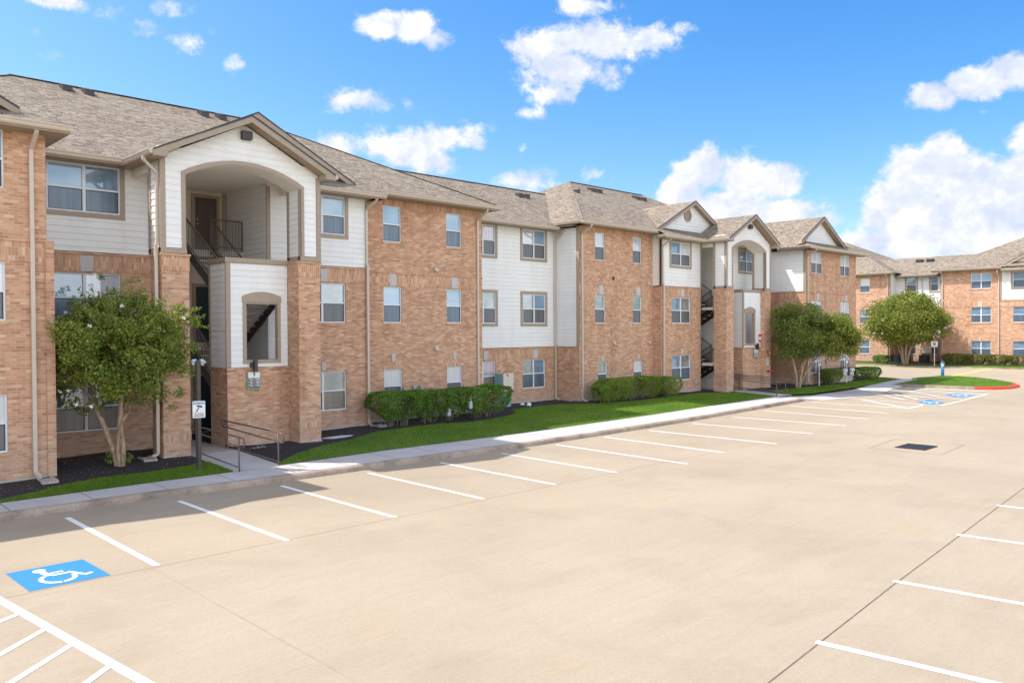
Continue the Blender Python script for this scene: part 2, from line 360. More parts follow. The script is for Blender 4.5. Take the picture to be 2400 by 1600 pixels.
# ---------------------------------------------------------------- camera
PSI, PIT, ROL = 0.7969138, 0.0153421, -0.0053884
CZ = 3.3915
F = Vector((math.cos(PSI)*math.cos(PIT), math.sin(PSI)*math.cos(PIT), -math.sin(PIT)))
R0 = Vector((math.sin(PSI), -math.cos(PSI), 0)); U0 = R0.cross(F)
RX = R0*math.cos(ROL) + U0*math.sin(ROL); UX = -R0*math.sin(ROL) + U0*math.cos(ROL)
cam = bpy.data.objects.new('camera', bpy.data.cameras.new('camera')); link(cam)
from mathutils import Matrix
mm_ = Matrix((RX, UX, -F)).transposed().to_4x4(); mm_.translation = Vector((0,0,CZ)); cam.matrix_world = mm_
cam.data.lens = 1896.74/2400*36; cam.data.sensor_width = 36; cam.data.sensor_fit = 'HORIZONTAL'
cam.data.clip_start = .1; cam.data.clip_end = 3000
S.camera = cam

# ---------------------------------------------------------------- setting
def zlot(u): return -.3 + .02*max(0, u-50)
def strip(pa, pb, za, zb, n=1):
    m = MB()
    for i in range(len(pa)-1):
        m.face((*pa[i], za), (*pa[i+1], za), (*pb[i+1], zb), (*pb[i], zb))
    return m
g = MB(); g.face((-400,-400,-.42), (500,-400,-.42), (500,500,-.42), (-400,500,-.42))
tag(g.build('ground', M['dirt']), kind='structure')
lot = MB()
lot.face((-40,-70,-.3), (50,-70,-.3), (50,40,-.3), (-40,40,-.3))
lot.face((50,-70,-.3), (71,-70,.12), (71,46,.12), (50,46,-.3))
LOT = tag(lot.build('parking_lot', M['lot']), kind='structure')
# back strip of ground under the buildings
b = MB(); b.box(-20, 54, 26.3, 46, -.4, -.02); b.box(54, 56, 27, 46, -.4, -.06)
tag(b.build('ground', M['soil']), kind='structure')

CURB = [(-6,18.3),(3.8,18.23),(6.4,18.2),(9.6,17.98),(13.1,17.9),(17.5,17.76),(22,17.8),(27.9,17.98),(33.2,18.35),(38.6,18.72)]
def sub(pl, n=4):
    out = []
    for i in range(len(pl)-1):
        for k in range(n):
            a, b2 = Vector(pl[i]), Vector(pl[i+1]); out.append(tuple(a.lerp(b2, k/n)))
    out.append(tuple(pl[-1])); return out
def off(pl, d): return [(x, y+d) for x, y in pl]
cu = sub(CURB, 3)
prof = [(0,-.31),(.02,-.22),(.045,-.18),(.09,-.158),(.17,-.15),(.17,-.4)]
m = MB()
for i in range(len(cu)-1):
    for (d0,z0),(d1,z1) in zip(prof, prof[1:]):
        e0 = 1 if i < len(cu)-2 else 1
        m.face((cu[i][0],cu[i][1]+d0,z0),(cu[i+1][0],cu[i+1][1]+d0,z0),(cu[i+1][0],cu[i+1][1]+d1,z1),(cu[i][0],cu[i][1]+d1,z1))
# tapered end of the kerb
x, y = cu[-1]
for (d0,z0),(d1,z1) in zip(prof[:-1], prof[1:-1]):
    m.face((x,y+d0,z0),(x+1.2,y+.1+d0*.3,-.3),(x+1.2,y+.1+d1*.3,-.298),(x,y+d1,z1))
tag(m.build('curb', M['curb']), kind='structure')
# sidewalk: outer line follows the kerb, inner line the lawn
INN = [(-6,19.25),(4,19.29),(6.8,19.33),(9.2,19.3),(10.4,19.35),(14,19.5),(17,19.4),(21,19.4),(26.2,19.55),(33.5,20.0),(38.4,20.2)]
def interp(pl, x):
    for a, b2 in zip(pl, pl[1:]):
        if a[0] <= x <= b2[0]: return a[1] + (b2[1]-a[1])*(x-a[0])/(b2[0]-a[0])
    return pl[-1][1] if x > pl[-1][0] else pl[0][1]
m = MB(); xs = [-6 + i*.5 for i in range(90)]; xs = [x for x in xs if x <= 38.6] + [38.6]
for a, b2 in zip(xs, xs[1:]):
    m.face((a, interp(CURB,a)+.165, -.149), (b2, interp(CURB,b2)+.165, -.149), (b2, interp(INN,b2), -.135), (a, interp(INN,a), -.135))
    m.face((a, interp(INN,a), -.135), (b2, interp(INN,b2), -.135), (b2, interp(INN,b2), -.4), (a, interp(INN,a), -.4))
# curb ramp, then the flush walk to the corner and up again
W2 = [(38.6,18.88,20.2,-.149,-.135),(39.8,18.3,20.1,-.288,-.2),(42,17.9,19.85,-.29,-.26),(47.5,18.1,19.95,-.29,-.26),(50,18.5,20.1,-.2,-.17),(53,18.9,20.3,-.14,-.12),(56.6,19.3,20.5,-.1,-.08)]
for a, b2 in zip(W2, W2[1:]):
    m.face((a[0],a[1],a[3]),(b2[0],b2[1],b2[3]),(b2[0],b2[2],b2[4]),(a[0],a[2],a[4]))
    m.face((a[0],a[1],a[3]),(b2[0],b2[1],b2[3]),(b2[0],b2[1]-.02,-.36),(a[0],a[1]-.02,-.36))
SW = tag(m.build('sidewalk', M['walk']), kind='structure')
# entry walks rising to the two stair towers
for uo, vo in ((0,0), (29.68,.86)):
    m = MB(); a0, a1 = 9.12+uo, 10.44+uo
    vl = interp(INN, a0)-.02 if uo == 0 else 20.1
    m.face((a0,vl,-.13),(a1,vl,-.13),(a1,21.9+vo,.0),(a0,21.9+vo,.0))
    m.face((a1,vl,-.13),(a1,vl,-.4),(a1,21.9+vo,-.4),(a1,21.9+vo,.0)); m.face((a0,vl,-.13),(a0,vl,-.4),(a0,21.9+vo,-.4),(a0,21.9+vo,.0))
    tag(m.build('path', M['walk']), kind='structure')
    m = MB(); m.box(8.42+uo, 13.0+uo, 21.9+vo, 27+vo, -.3, -.004)
    tag(m.build('path', M['foot']), kind='structure')
# joints scored in the sidewalk, at the slab spacing
m = MB()
for k in range(27):
    x = -.55 + 1.53*k
    if x > 38: break
    m.face((x,interp(CURB,x)+.17,-.1455),(x+.018,interp(CURB,x)+.17,-.1455),(x+.018,interp(INN,x)-.01,-.1315),(x,interp(INN,x)-.01,-.1315))
m.build('slab_joint', M['joint'], SW)

# painted stall lines ---------------------------------------------------
def line(pa, pb, w, mat, name='stall_line', dz=.004, parent=LOT):
    m = MB(); a = Vector((*pa, 0)); c = Vector((*pb, 0)); n = Vector((-(c-a).y, (c-a).x, 0)).normalized()*w/2
    k = max(1, int((c-a).length/2))
    for i in range(k):
        p, q = a.lerp(c, i/k), a.lerp(c, (i+1)/k)
        m.face(*[(s.x, s.y, zlot(s.x)+dz) for s in (p-n, q-n, q+n, p+n)])
    return m.build(name, mat, parent)
ST = [(4.86,17.64,4.86,13.0),(7.06,17.6,7.06,12.9),(9.47,17.56,9.44,12.97),(11.9,17.5,11.82,13.0),(14.22,17.42,14.1,12.97),(16.56,17.42,16.38,12.95),(19.0,17.45,18.75,12.4),(21.46,17.48,21.2,12.75),(23.95,17.42,23.96,12.5),(26.85,17.5,27.1,12.8),(29.95,17.6,30.15,12.95),(33.1,17.88,33.0,13.3),(35.98,18.05,35.75,13.5),(38.6,18.3,38.38,13.6)]
for a in ST: line(a[:2], a[2:], .11, M['white'])
for u, v0 in ((21.6,5.05),(18.8,4.93),(15.66,4.74),(12.15,4.52),(9.15,4.28),(6.0,4.05)):
    line((u, v0), (u+.12*5, -.6), .115, M['white'])
# hatched access aisle at lower left
line((2.66,13.2),(3.28,7.4), .12, M['white'], 'aisle_edge_line')
for v in (11.25, 10.47, 9.5, 8.55, 12.1):
    uu = 2.66 + (13.2-v)*.107
    line((uu, v), (uu-1.55, v-1.35 if v < 11.9 else v-1.0), .085, M['white'], 'aisle_hatch', .0055)
# right-hand accessible bay
for i_, a in enumerate(((41.4,16.95,38.38,13.62),(38.38,13.62,40.35,13.68),(41.7,17.6,40.6,12.95),(40.6,12.95,49.0,13.35),(49.0,13.35,50.2,18.4),(48.5,18.4,48.3,13.5),(46.7,17.7,43.2,14.9),(44.3,16.9,42.4,15.2),(48.2,17.1,45.5,14.6),(50.6,18.2,50.7,13.9),(45.0,18.0,44.6,13.3))):
    line(a[:2], a[2:], .2 if a[0] > 48 and a[2] > 48 else .14, M['white'], 'bay_line', .008+.003*i_)
line((61.6,19.1),(69.9,18.85), .3, M['yellow'], 'yellow_line'); line((55.3,13.6),(54.6,11.5), .16, M['yellow'], 'yellow_line')
# joints of the slab
for a in ((-2,12.93,32,12.98),(4.76,12.9,4.68,2),(7.6,4.12,12,4.45),(12,4.45,24,5.2),(24,5.2,40,6.4),(27.6,10.2,27.73,8.16),(27.6,10.2,25.01,10.01),(25.01,10.01,25.14,8.03),(25.14,8.03,27.73,8.16),(2,4.0,7.6,4.12)):
    line(a[:2], a[2:], .018 if a[0] > 24 or a[1] < 5 else .012, M['joint'] if a[0] > 24 or a[1] < 5 else M['joint2'], 'slab_joint', .003)
# wheelchair symbol, drawn in a 1 x 1 frame: x to the right of the sign, y up
def arc(cx, cy, r, a0, a1, w, n=14):
    out = []
    for i in range(n):
        p, q = R(a0+(a1-a0)*i/n), R(a0+(a1-a0)*(i+1)/n)
        out.append([(cx+(r-w)*math.cos(p),cy+(r-w)*math.sin(p)),(cx+(r-w)*math.cos(q),cy+(r-w)*math.sin(q)),(cx+r*math.cos(q),cy+r*math.sin(q)),(cx+r*math.cos(p),cy+r*math.sin(p))])
    return out
def disc(cx, cy, r, n=18): return [[(cx+r*math.cos(2*math.pi*i/n), cy+r*math.sin(2*math.pi*i/n)) for i in range(n)]]
def seg(a, b2, w):
    a, b2 = Vector(a), Vector(b2); n = (b2-a).normalized(); n = Vector((-n.y, n.x))*w/2
    return [[tuple(a-n), tuple(b2-n), tuple(b2+n), tuple(a+n)]]
WHEEL = disc(.36,.80,.085) + seg((.37,.70),(.40,.50),.085) + seg((.44,.60),(.60,.60),.05) + seg((.42,.49),(.62,.49),.055) + seg((.64,.53),(.76,.27),.06) + seg((.75,.25),(.87,.29),.06) + arc(.45,.33,.235,125,265,.062) + arc(.45,.33,.235,272,372,.062)
def flat(shape, fn, name, mat, parent):
    m = MB()
    for poly in shape: m.face(*[fn(x, y) for x, y in poly])
    return m.build(name, mat, parent)
# blue pads: (origin, x axis end, y axis end)
def pad(o, ex, ey, parent=LOT):
    o, ex, ey = Vector((*o,0)), Vector((*ex,0)), Vector((*ey,0))
    f = lambda x, y, dz: tuple(Vector((o.x+(ex-o).x*x+(ey-o).x*y, o.y+(ex-o).y*x+(ey-o).y*y, 0)) + Vector((0,0,zlot(o.x)+dz)))
    m = MB(); m.face(f(0,0,.004), f(1,0,.004), f(1,1,.004), f(0,1,.004)); p = m.build('accessible_pad', M['blue'], parent)
    flat(WHEEL, lambda x, y: f(x, y, .008), 'wheelchair_symbol', M['white'], p)
pad((3.08,13.0),(4.17,13.0),(3.05,14.22))
pad((40.9,13.4),(42.6,13.4),(41.9,14.5)); pad((46.3,13.8),(48.2,13.7),(47.2,14.9)); pad((63.8,22.1),(64.9,22.1),(63.8,23.2))

# island at the right with its kerb
ISL = [(51.5,19.25),(52.0,14.8),(52.3,13.96),(53.2,13.35),(54.8,13.2),(56.4,13.9),(58.1,15.2),(59.4,16.8),(60.0,18.3),(59.7,19.3),(56.9,20.0),(55.8,19.35)]
zi = lambda u: zlot(u)+.14
m = MB()
def ring(P, dz0, dz1, k=1.0):
    for i in range(len(P)):
        a, b2 = P[i], P[(i+1) % len(P)]
        if 1 <= i <= 4: continue
        m.face((a[0],a[1],zlot(a[0])+dz0),(b2[0],b2[1],zlot(b2[0])+dz0),(b2[0],b2[1],zlot(b2[0])+dz1),(a[0],a[1],zlot(a[0])+dz1))
cxi = sum(p[0] for p in ISL)/len(ISL); cyi = sum(p[1] for p in ISL)/len(ISL)
inn = [(cxi+(x-cxi)*.93, cyi+(y-cyi)*.93) for x, y in ISL]
def kring(idx, mat):
    m = MB()
    for i in idx:
        j = (i+1) % len(ISL); a, b2, c, d = ISL[i], ISL[j], inn[j], inn[i]
        m.face((a[0],a[1],zlot(a[0])-.02),(b2[0],b2[1],zlot(b2[0])-.02),(b2[0],b2[1],zi(b2[0])),(a[0],a[1],zi(a[0])))
        m.face((a[0],a[1],zi(a[0])),(b2[0],b2[1],zi(b2[0])),(c[0],c[1],zi(c[0])+.005),(d[0],d[1],zi(d[0])+.005))
    return m.build('curb', mat)
kb = tag(kring([0,5,6,7,8,9,10,11], M['curb']), kind='structure')
redk = tag(kring([1,2,3,4], M['red']), kind='structure')
m = MB(); m.face(*[(x,y,zi(x)+.012) for x, y in inn])
tag(m.build('lawn', M['soil']), kind='structure')
ISL_IN = inn

# lawns: polygons with sloping surface --------------------------------
def lawn_z(u, v):
    vi = interp(INN, u) if u < 38.4 else 20.2
    return -.125 + .125*min(1, max(0, (v-vi)/2.6))
def inside(P, x, y):
    c = False; j = len(P)-1
    for i in range(len(P)):
        if (P[i][1] > y) != (P[j][1] > y) and x < (P[j][0]-P[i][0])*(y-P[i][1])/(P[j][1]-P[i][1])+P[i][0]: c = not c
        j = i
    return c
def patch(inner, outer, zf, n=3):
    """surface between two polylines given as functions of u samples"""
    m = MB()
    for (a, b2), (c, d) in zip(zip(inner, inner[1:]), zip(outer, outer[1:])):
        for k in range(n):
            q = []
            for (p0, p1, t) in ((a, c, k/n), (b2, d, k/n), (b2, d, (k+1)/n), (a, c, (k+1)/n)):
                x = p0[0]+(p1[0]-p0[0])*t; y = p0[1]+(p1[1]-p0[1])*t; q.append((x, y, zf(x, y)))
            m.face(*q)
    return m
LA = [(-6,20.0),(0,19.5),(4.0,19.45),(4.8,19.75),(5.4,20.1),(6.3,20.4),(7.3,20.35),(8.4,20.5),(9.1,20.75)]
LB = [(10.46,19.55),(10.9,19.95),(11.6,20.5),(12.8,21.15),(14.1,21.55),(15.5,22.35),(17.0,22.55),(18.3,22.6),(19.4,22.15),(20.7,22.35),(22.2,22.75),(23.2,23.5),(23.7,24.3),(25,24.5),(26.6,24.45),(28.2,23.35),(30.8,22.95),(33,23.1),(36,23.2),(37.6,22.6),(38.74,22.2)]
def in_line(P): return [(x, interp(INN, x)) for x, _ in P]
m = patch(in_line(LA), LA, lawn_z); m.build; tag(m.build('lawn', M['soil']), kind='structure')
m = patch(in_line(LB), LB, lawn_z); tag(m.build('lawn', M['soil']), kind='structure')
LC_in = [(40.14,20.15),(42,19.87),(45,19.9),(48,19.97),(51,20.15),(54,20.35),(56.4,20.5)]
LC = [(40.2,21.3),(42.2,21.3),(45,21.2),(48,21.1),(51,21.2),(54,21.5),(56.4,20.9)]
lc_z = lambda u, v: -.16 + .14*min(1, max(0, (v-20)/1.2))
m = patch(LC_in, LC, lc_z); tag(m.build('lawn', M['soil']), kind='structure')
m = patch([(53.9,21.5),(56.4,20.9)], [(54.2,28),(56.5,28)], lambda u, v: -.02-.04*(u>55)); tag(m.build('lawn', M['soil']), kind='structure')
# mulch beds between lawn and walls
mz = lambda u, v: lawn_z(u, v)+.012+.02*math.sin(u*3.1)*math.sin(v*2.3)
def bed(P, back, n=5):
    m = MB(); Q = sub(P, 4)
    for a, b2 in zip(Q, Q[1:]):
        for k in range(n):
            q = []
            for p, t in ((a,k/n),(b2,k/n),(b2,(k+1)/n),(a,(k+1)/n)):
                y = p[1]+(back-p[1])*t; q.append((p[0], y, mz(p[0], y)-(.02 if k == 0 and t == 0 else 0)))
            m.face(*q)
    tag(m.build('mulch_bed', M['mulch'], None, True), kind='structure')
bed(LA, 24.1); bed(LB, 26.3)
m = MB()
Q = sub(LC, 4)
for a, b2 in zip(Q, Q[1:]):
    m.face((*a, -.012), (*b2, -.012), (b2[0], 24.4, .01), (a[0], 24.4, .01))
tag(m.build('mulch_bed', M['mulch']), kind='structure')
# far lawn strip, bed
m = MB(); m.box(70.4, 71.0, -6, 34, 0, .2)
tag(m.build('curb', M['curb']), kind='structure')
m = MB(); m.face((70.55,-6,.205),(70.55,36,.205),(72.2,36,.30),(72.2,-6,.30)); tag(m.build('lawn', M['soil']), kind='structure')
m = MB(); m.face((72.2,-6,.30),(72.2,36,.30),(76,36,.36),(76,-6,.36)); m.face((70.7,23.4,.225),(70.7,27.4,.225),(72.3,27.4,.315),(72.3,23.4,.315)); tag(m.build('mulch_bed', M['mulch']), kind='structure')
m = MB(); m.face((70.55,36,.205),(70.55,70,.205),(100,70,.3),(100,36,.3)); tag(m.build('ground', M['soil']), kind='structure')

# grass blades: one object per lawn --------------------------------------
def quads(name, P, Nrm, T, w, h, mat, parent=None, tri=False):
    """numpy quads: centre P, in-plane axes T (width) and B=N x T (height)"""
    B = np.cross(Nrm, T)
    n = len(P); w = np.broadcast_to(w, (n,))[:,None]; h = np.broadcast_to(h, (n,))[:,None]
    if tri:
        V = np.stack([P-T*w/2, P+T*w/2, P+B*h], 1); k = 3
    else:
        V = np.stack([P-B*h/2, P+T*w/2, P+B*h/2, P-T*w/2], 1); k = 4
    me = bpy.data.meshes.new(name); me.vertices.add(n*k); me.vertices.foreach_set('co', V.reshape(-1).astype(np.float32))
    me.loops.add(n*k); me.loops.foreach_set('vertex_index', np.arange(n*k, dtype=np.int32))
    me.polygons.add(n); me.polygons.foreach_set('loop_start', np.arange(0, n*k, k, dtype=np.int32))
    try: me.polygons.foreach_set('loop_total', np.full(n, k, dtype=np.int32))
    except Exception: pass
    me.update(calc_edges=True); me.materials.append(mat)
    return link(bpy.data.objects.new(name, me), parent)
def unit(a): return a/np.linalg.norm(a, axis=1, keepdims=True)
def blades(P, n, zf, h0=.035, h1=.06):
    xs = [p[0] for p in P]; ys = [p[1] for p in P]; pts = []
    while len(pts) < n:
        x = random.uniform(min(xs), max(xs)); y = random.uniform(min(ys), max(ys))
        if inside(P, x, y): pts.append((x, y, zf(x, y)-.004))
    P3 = np.array(pts); a = rng.uniform(0, 2*np.pi, n)
    T = np.stack([np.cos(a), np.sin(a), np.zeros(n)], 1)
    up = np.stack([rng.normal(0,.45,n), rng.normal(0,.45,n), np.ones(n)], 1); up -= T*(up*T).sum(1, keepdims=True); up = unit(up)
    Nn = np.cross(T, up)
    o = quads('grass', P3, Nn, T, rng.uniform(.012,.022,n), rng.uniform(h0,h1,n), M['grass'], None, True)
    # cross(N,T) must point up
    return tag(o, kind='stuff')
def blade_up_fix():
    pass
blades(in_line(LA)[1:]+LA[1:][::-1], 26000, lawn_z)
blades(in_line(LB)+LB[::-1], 95000, lawn_z)
blades(LC_in+LC[::-1], 22000, lc_z, .04, .07)
blades(ISL_IN, 16000, lambda u, v: zi(u)+.012, .04, .08)
blades([(70.6,6),(70.6,30),(72.2,30),(72.2,6)], 12000, lambda u, v: .205+.06*(u-70.6), .06, .1)
# pale chips in the mulch
def chips(x0, x1, y0, y1, n, s=.03):
    P3 = np.stack([rng.uniform(x0,x1,n), rng.uniform(y0,y1,n), np.zeros(n)], 1)
    keep = []
    for i in range(n):
        u, v = P3[i,0], P3[i,1]
        edge = interp(LA if u < 9.2 else LB, u)
        if v > edge+.05: P3[i,2] = mz(u, v)+.008; keep.append(i)
    P3 = P3[keep]; n = len(P3); a = rng.uniform(0, 6.28, n)
    T = np.stack([np.cos(a), np.sin(a), np.zeros(n)], 1); Nn = unit(np.stack([rng.normal(0,.3,n), rng.normal(0,.3,n), np.ones(n)], 1))
    T = unit(np.cross(Nn, T))
    return quads('mulch_chips', P3, Nn, T, rng.uniform(.4,1.6,n)*s, rng.uniform(.2,.6,n)*s, M['chip'])
tag(chips(0, 9.1, 19.4, 24, 2600), kind='stuff'); tag(chips(10.5, 30, 19.6, 26, 2500), kind='stuff')

# ================================================================ buildings
# AXIS 'v': wall in a plane of constant y, seen from -y.  AXIS 'u': constant x, seen from -x.
def PT(ax, pos, a, d, z): return (a, pos+d, z) if ax == 'v' else (pos+d, a, z)
def bx(m, ax, pos, a0, a1, d0, d1, z0, z1):
    p, q = PT(ax, pos, a0, d0, z0), PT(ax, pos, a1, d1, z1)
    m.box(p[0], q[0], p[1], q[1], p[2], q[2])
def wall(ax, pos, a0, a1, z0, z1, holes, name, mat, parent, rev=.11):
    m = MB(); A = sorted({a0, a1, *[h[0] for h in holes], *[h[1] for h in holes]}); Z = sorted({z0, z1, *[h[2] for h in holes], *[h[3] for h in holes]})
    A = [a for a in A if a0 <= a <= a1]; Z = [z for z in Z if z0 <= z <= z1]
    for i in range(len(A)-1):
        for j in range(len(Z)-1):
            ca, cz = (A[i]+A[i+1])/2, (Z[j]+Z[j+1])/2
            if any(h[0] < ca < h[1] and h[2] < cz < h[3] for h in holes): continue
            m.face(PT(ax,pos,A[i],0,Z[j]), PT(ax,pos,A[i+1],0,Z[j]), PT(ax,pos,A[i+1],0,Z[j+1]), PT(ax,pos,A[i],0,Z[j+1]))
    for h in holes:
        c0, c1, e0, e1 = max(h[0],a0), min(h[1],a1), max(h[2],z0), min(h[3],z1)
        if c0 >= c1 or e0 >= e1: continue
        m.face(PT(ax,pos,c0,0,e0), PT(ax,pos,c1,0,e0), PT(ax,pos,c1,rev,e0), PT(ax,pos,c0,rev,e0))
        m.face(PT(ax,pos,c0,0,e1), PT(ax,pos,c1,0,e1), PT(ax,pos,c1,rev,e1), PT(ax,pos,c0,rev,e1))
        m.face(PT(ax,pos,c0,0,e0), PT(ax,pos,c0,rev,e0), PT(ax,pos,c0,rev,e1), PT(ax,pos,c0,0,e1))
        m.face(PT(ax,pos,c1,0,e0), PT(ax,pos,c1,rev,e0), PT(ax,pos,c1,rev,e1), PT(ax,pos,c1,0,e1))
    return m.build(name, mat, parent)
CO = .178; LIP = .016
def siding(ax, pos, z0, z1, span, parent, holes=(), name='siding_wall', phase=0.0, xc=()):
    """real lapped boards; span(z) gives the list of (a0,a1) covered at height z"""
    m = MB(); zs = [z0]; k = math.ceil((z0-phase)/CO+1e-6)
    while phase+k*CO < z1-1e-4: zs.append(phase+k*CO); k += 1
    zs.append(z1)
    for za, zb in zip(zs, zs[1:]):
        cuts = sorted({za, zb, *[h[2] for h in holes if za < h[2] < zb], *[h[3] for h in holes if za < h[3] < zb], *[c for c in xc if za < c < zb]})
        for ya, yb in zip(cuts, cuts[1:]):
            sa, sb = span(ya+1e-5), span(yb-1e-5)
            if len(sa) != len(sb):
                sa = sb = span((ya+yb)/2)
            for (p0, p1), (q0, q1) in zip(sa, sb):
                segs = [((p0,p1),(q0,q1))]
                for h in holes:
                    if h[2] < (ya+yb)/2 < h[3]:
                        new = []
                        for (x0,x1),(w0,w1) in segs:
                            if h[0] >= max(x1,w1) or h[1] <= min(x0,w0): new.append(((x0,x1),(w0,w1))); continue
                            if h[0] > min(x0,w0): new.append(((x0,h[0]),(w0,h[0])))
                            if h[1] < max(x1,w1): new.append(((h[1],x1),(h[1],w1)))
                        segs = new
                for (x0,x1),(w0,w1) in segs:
                    if x1-x0 < .005 and w1-w0 < .005: continue
                    da = -LIP*(1-(ya-za)/(zb-za)*.999) if zb-za > .02 else -LIP
                    db = -LIP*(1-(yb-za)/(zb-za)*.999)
                    m.face(PT(ax,pos,x0,da,ya), PT(ax,pos,x1,da,ya), PT(ax,pos,w1,db,yb), PT(ax,pos,w0,db,yb))
                    if ya == za: m.face(PT(ax,pos,x0,0.0,ya-.0008), PT(ax,pos,x1,0.0,ya-.0008), PT(ax,pos,x1,-LIP,ya), PT(ax,pos,x0,-LIP,ya))
    return m.build(name, M['siding'], parent)
def rect(a0, a1): return lambda z: [(a0, a1)]
def window(par, ax, pos, a0, a1, z0, z1, double=False, trim=False, up='g_blind', lo='screen', up2=None):
    m = MB(); fd0, fd1 = (-.01, .05) if trim else (.045, .11); fw = .042
    zm = (z0+z1)/2
    bx(m,ax,pos,a0,a0+fw,fd0,fd1,z0,z1); bx(m,ax,pos,a1-fw,a1,fd0,fd1,z0,z1)
    bx(m,ax,pos,a0+fw,a1-fw,fd0,fd1,z0,z0+fw); bx(m,ax,pos,a0+fw,a1-fw,fd0,fd1,z1-fw,z1)
    am = (a0+a1)/2; cells = [(a0+fw, a1-fw)]
    if double:
        bx(m,ax,pos,am-.04,am+.04,fd0-.004,fd1,z0+fw,z1-fw); cells = [(a0+fw, am-.04), (am+.04, a1-fw)]
    for c0, c1 in cells: bx(m,ax,pos,c0,c1,fd0+.008,fd1,zm-.025,zm+.025)
    w = m.build('window', M['frame'], par)
    for i, (c0, c1) in enumerate(cells):
        m = MB(); d = fd1-.022
        m.face(PT(ax,pos,c0,d,zm+.025), PT(ax,pos,c1,d,zm+.025), PT(ax,pos,c1,d,z1-fw), PT(ax,pos,c0,d,z1-fw)); m.build('pane', M[up2 if (i and up2) else up], w)
        m = MB(); d = fd0+.016
        sw = .018
        bx(m,ax,pos,c0,c0+sw,d-.004,d+.02,z0+fw,zm-.025); bx(m,ax,pos,c1-sw,c1,d-.004,d+.02,z0+fw,zm-.025)
        bx(m,ax,pos,c0+sw,c1-sw,d-.004,d+.02,z0+fw,z0+fw+sw); bx(m,ax,pos,c0+sw,c1-sw,d-.004,d+.02,zm-.025-sw,zm-.025)
        m.mi = 1
        m.face(PT(ax,pos,c0+sw,d+.012,z0+fw+sw), PT(ax,pos,c1-sw,d+.012,z0+fw+sw), PT(ax,pos,c1-sw,d+.012,zm-.025-sw), PT(ax,pos,c0+sw,d+.012,zm-.025-sw))
        m.build('insect_screen', [M['black'], M[lo]], w)
    m = MB()
    if trim:
        t = .13
        bx(m,ax,pos,a0-t,a0,-.035,.05,z0-t,z1+t); bx(m,ax,pos,a1,a1+t,-.035,.05,z0-t,z1+t)
        bx(m,ax,pos,a0,a1,-.035,.05,z0-t,z0); bx(m,ax,pos,a0,a1,-.035,.05,z1,z1+t)
        m.build('trim', M['tan'], w)
    else:
        bx(m,ax,pos,a0-.05,a1+.05,-.028,.10,z0-.085,z0-.003); m.build('sill', M['brick'], w)
    return w
def keystone(par, ax, pos, c, z0, z1, w0, w1):
    m = MB(); d = -.03
    P = [(c-w0/2,z0),(c+w0/2,z0),(c+w1/2,z1),(c-w1/2,z1)]
    m.face(*[PT(ax,pos,a,d,z) for a, z in P])
    for i in range(4):
        a, b2 = P[i], P[(i+1) % 4]
        m.face(PT(ax,pos,a[0],d,a[1]), PT(ax,pos,b2[0],d,b2[1]), PT(ax,pos,b2[0],.0,b2[1]), PT(ax,pos,a[0],.0,a[1]))
    m.build('keystone', M['stone'], par)
def band(par, ax, pos, a0, a1, z0, z1, skip=(), ledge=True):
    m = MB(); x = a0
    for s0, s1 in list(skip)+[(a1, a1)]:
        if s0 > x: bx(m,ax,pos,x,s0,-.014,.0,z0,z1)
        x = s1
    m.build('brick_band', M['soldier'], par)
    if ledge:
        m = MB(); bx(m,ax,pos,a0,a1,-.045,.0,z1,z1+.06); m.build('brick_ledge', M['brick'], par)
def board(par, ax, pos, a0, a1, z0, z1, d0=-.03, d1=.02, name='corner_board'):
    m = MB(); bx(m,ax,pos,a0,a1,d0,d1,z0,z1); return m.build(name, M['tan'], par)
def gutter(par, ax, e, a0, a1, z):
    """eave at plane e: K-style gutter with fascia behind"""
    m = MB(); pr = [(-.0,-.13),(-.045,-.13),(-.075,-.10),(-.09,-.05),(-.115,-.03),(-.12,.0),(-.10,.0),(-.095,-.02),(0,-.02)]
    for s in (0,1):
        pass
    n = len(pr)
    for i in range(n):
        p, q = pr[i], pr[(i+1) % n]
        m.face(PT(ax,e,a0,p[0],z+p[1]), PT(ax,e,a1,p[0],z+p[1]), PT(ax,e,a1,q[0],z+q[1]), PT(ax,e,a0,q[0],z+q[1]))
    m.face(*[PT(ax,e,a0,p[0],z+p[1]) for p in pr]); m.face(*[PT(ax,e,a1,p[0],z+p[1]) for p in pr])
    return m.build('gutter', M['gutter'], par)
def eave(par, ax, e, wallpos, a0, a1, z, gut=True, ga=None):
    m = MB(); bx(m,ax,e,a0,a1,.002,.022,z-.17,z-.03); m.build('fascia', M['tan'], par)
    m = MB(); bx(m,ax,e,a0,a1,.022,wallpos-e,z-.165,z-.150)
    k = int((a1-a0)/.3)      # vent slots of the soffit boards
    m.build('soffit', M['soffit'], par)
    if gut: gutter(par, ax, e, *(ga or (a0, a1)), z)
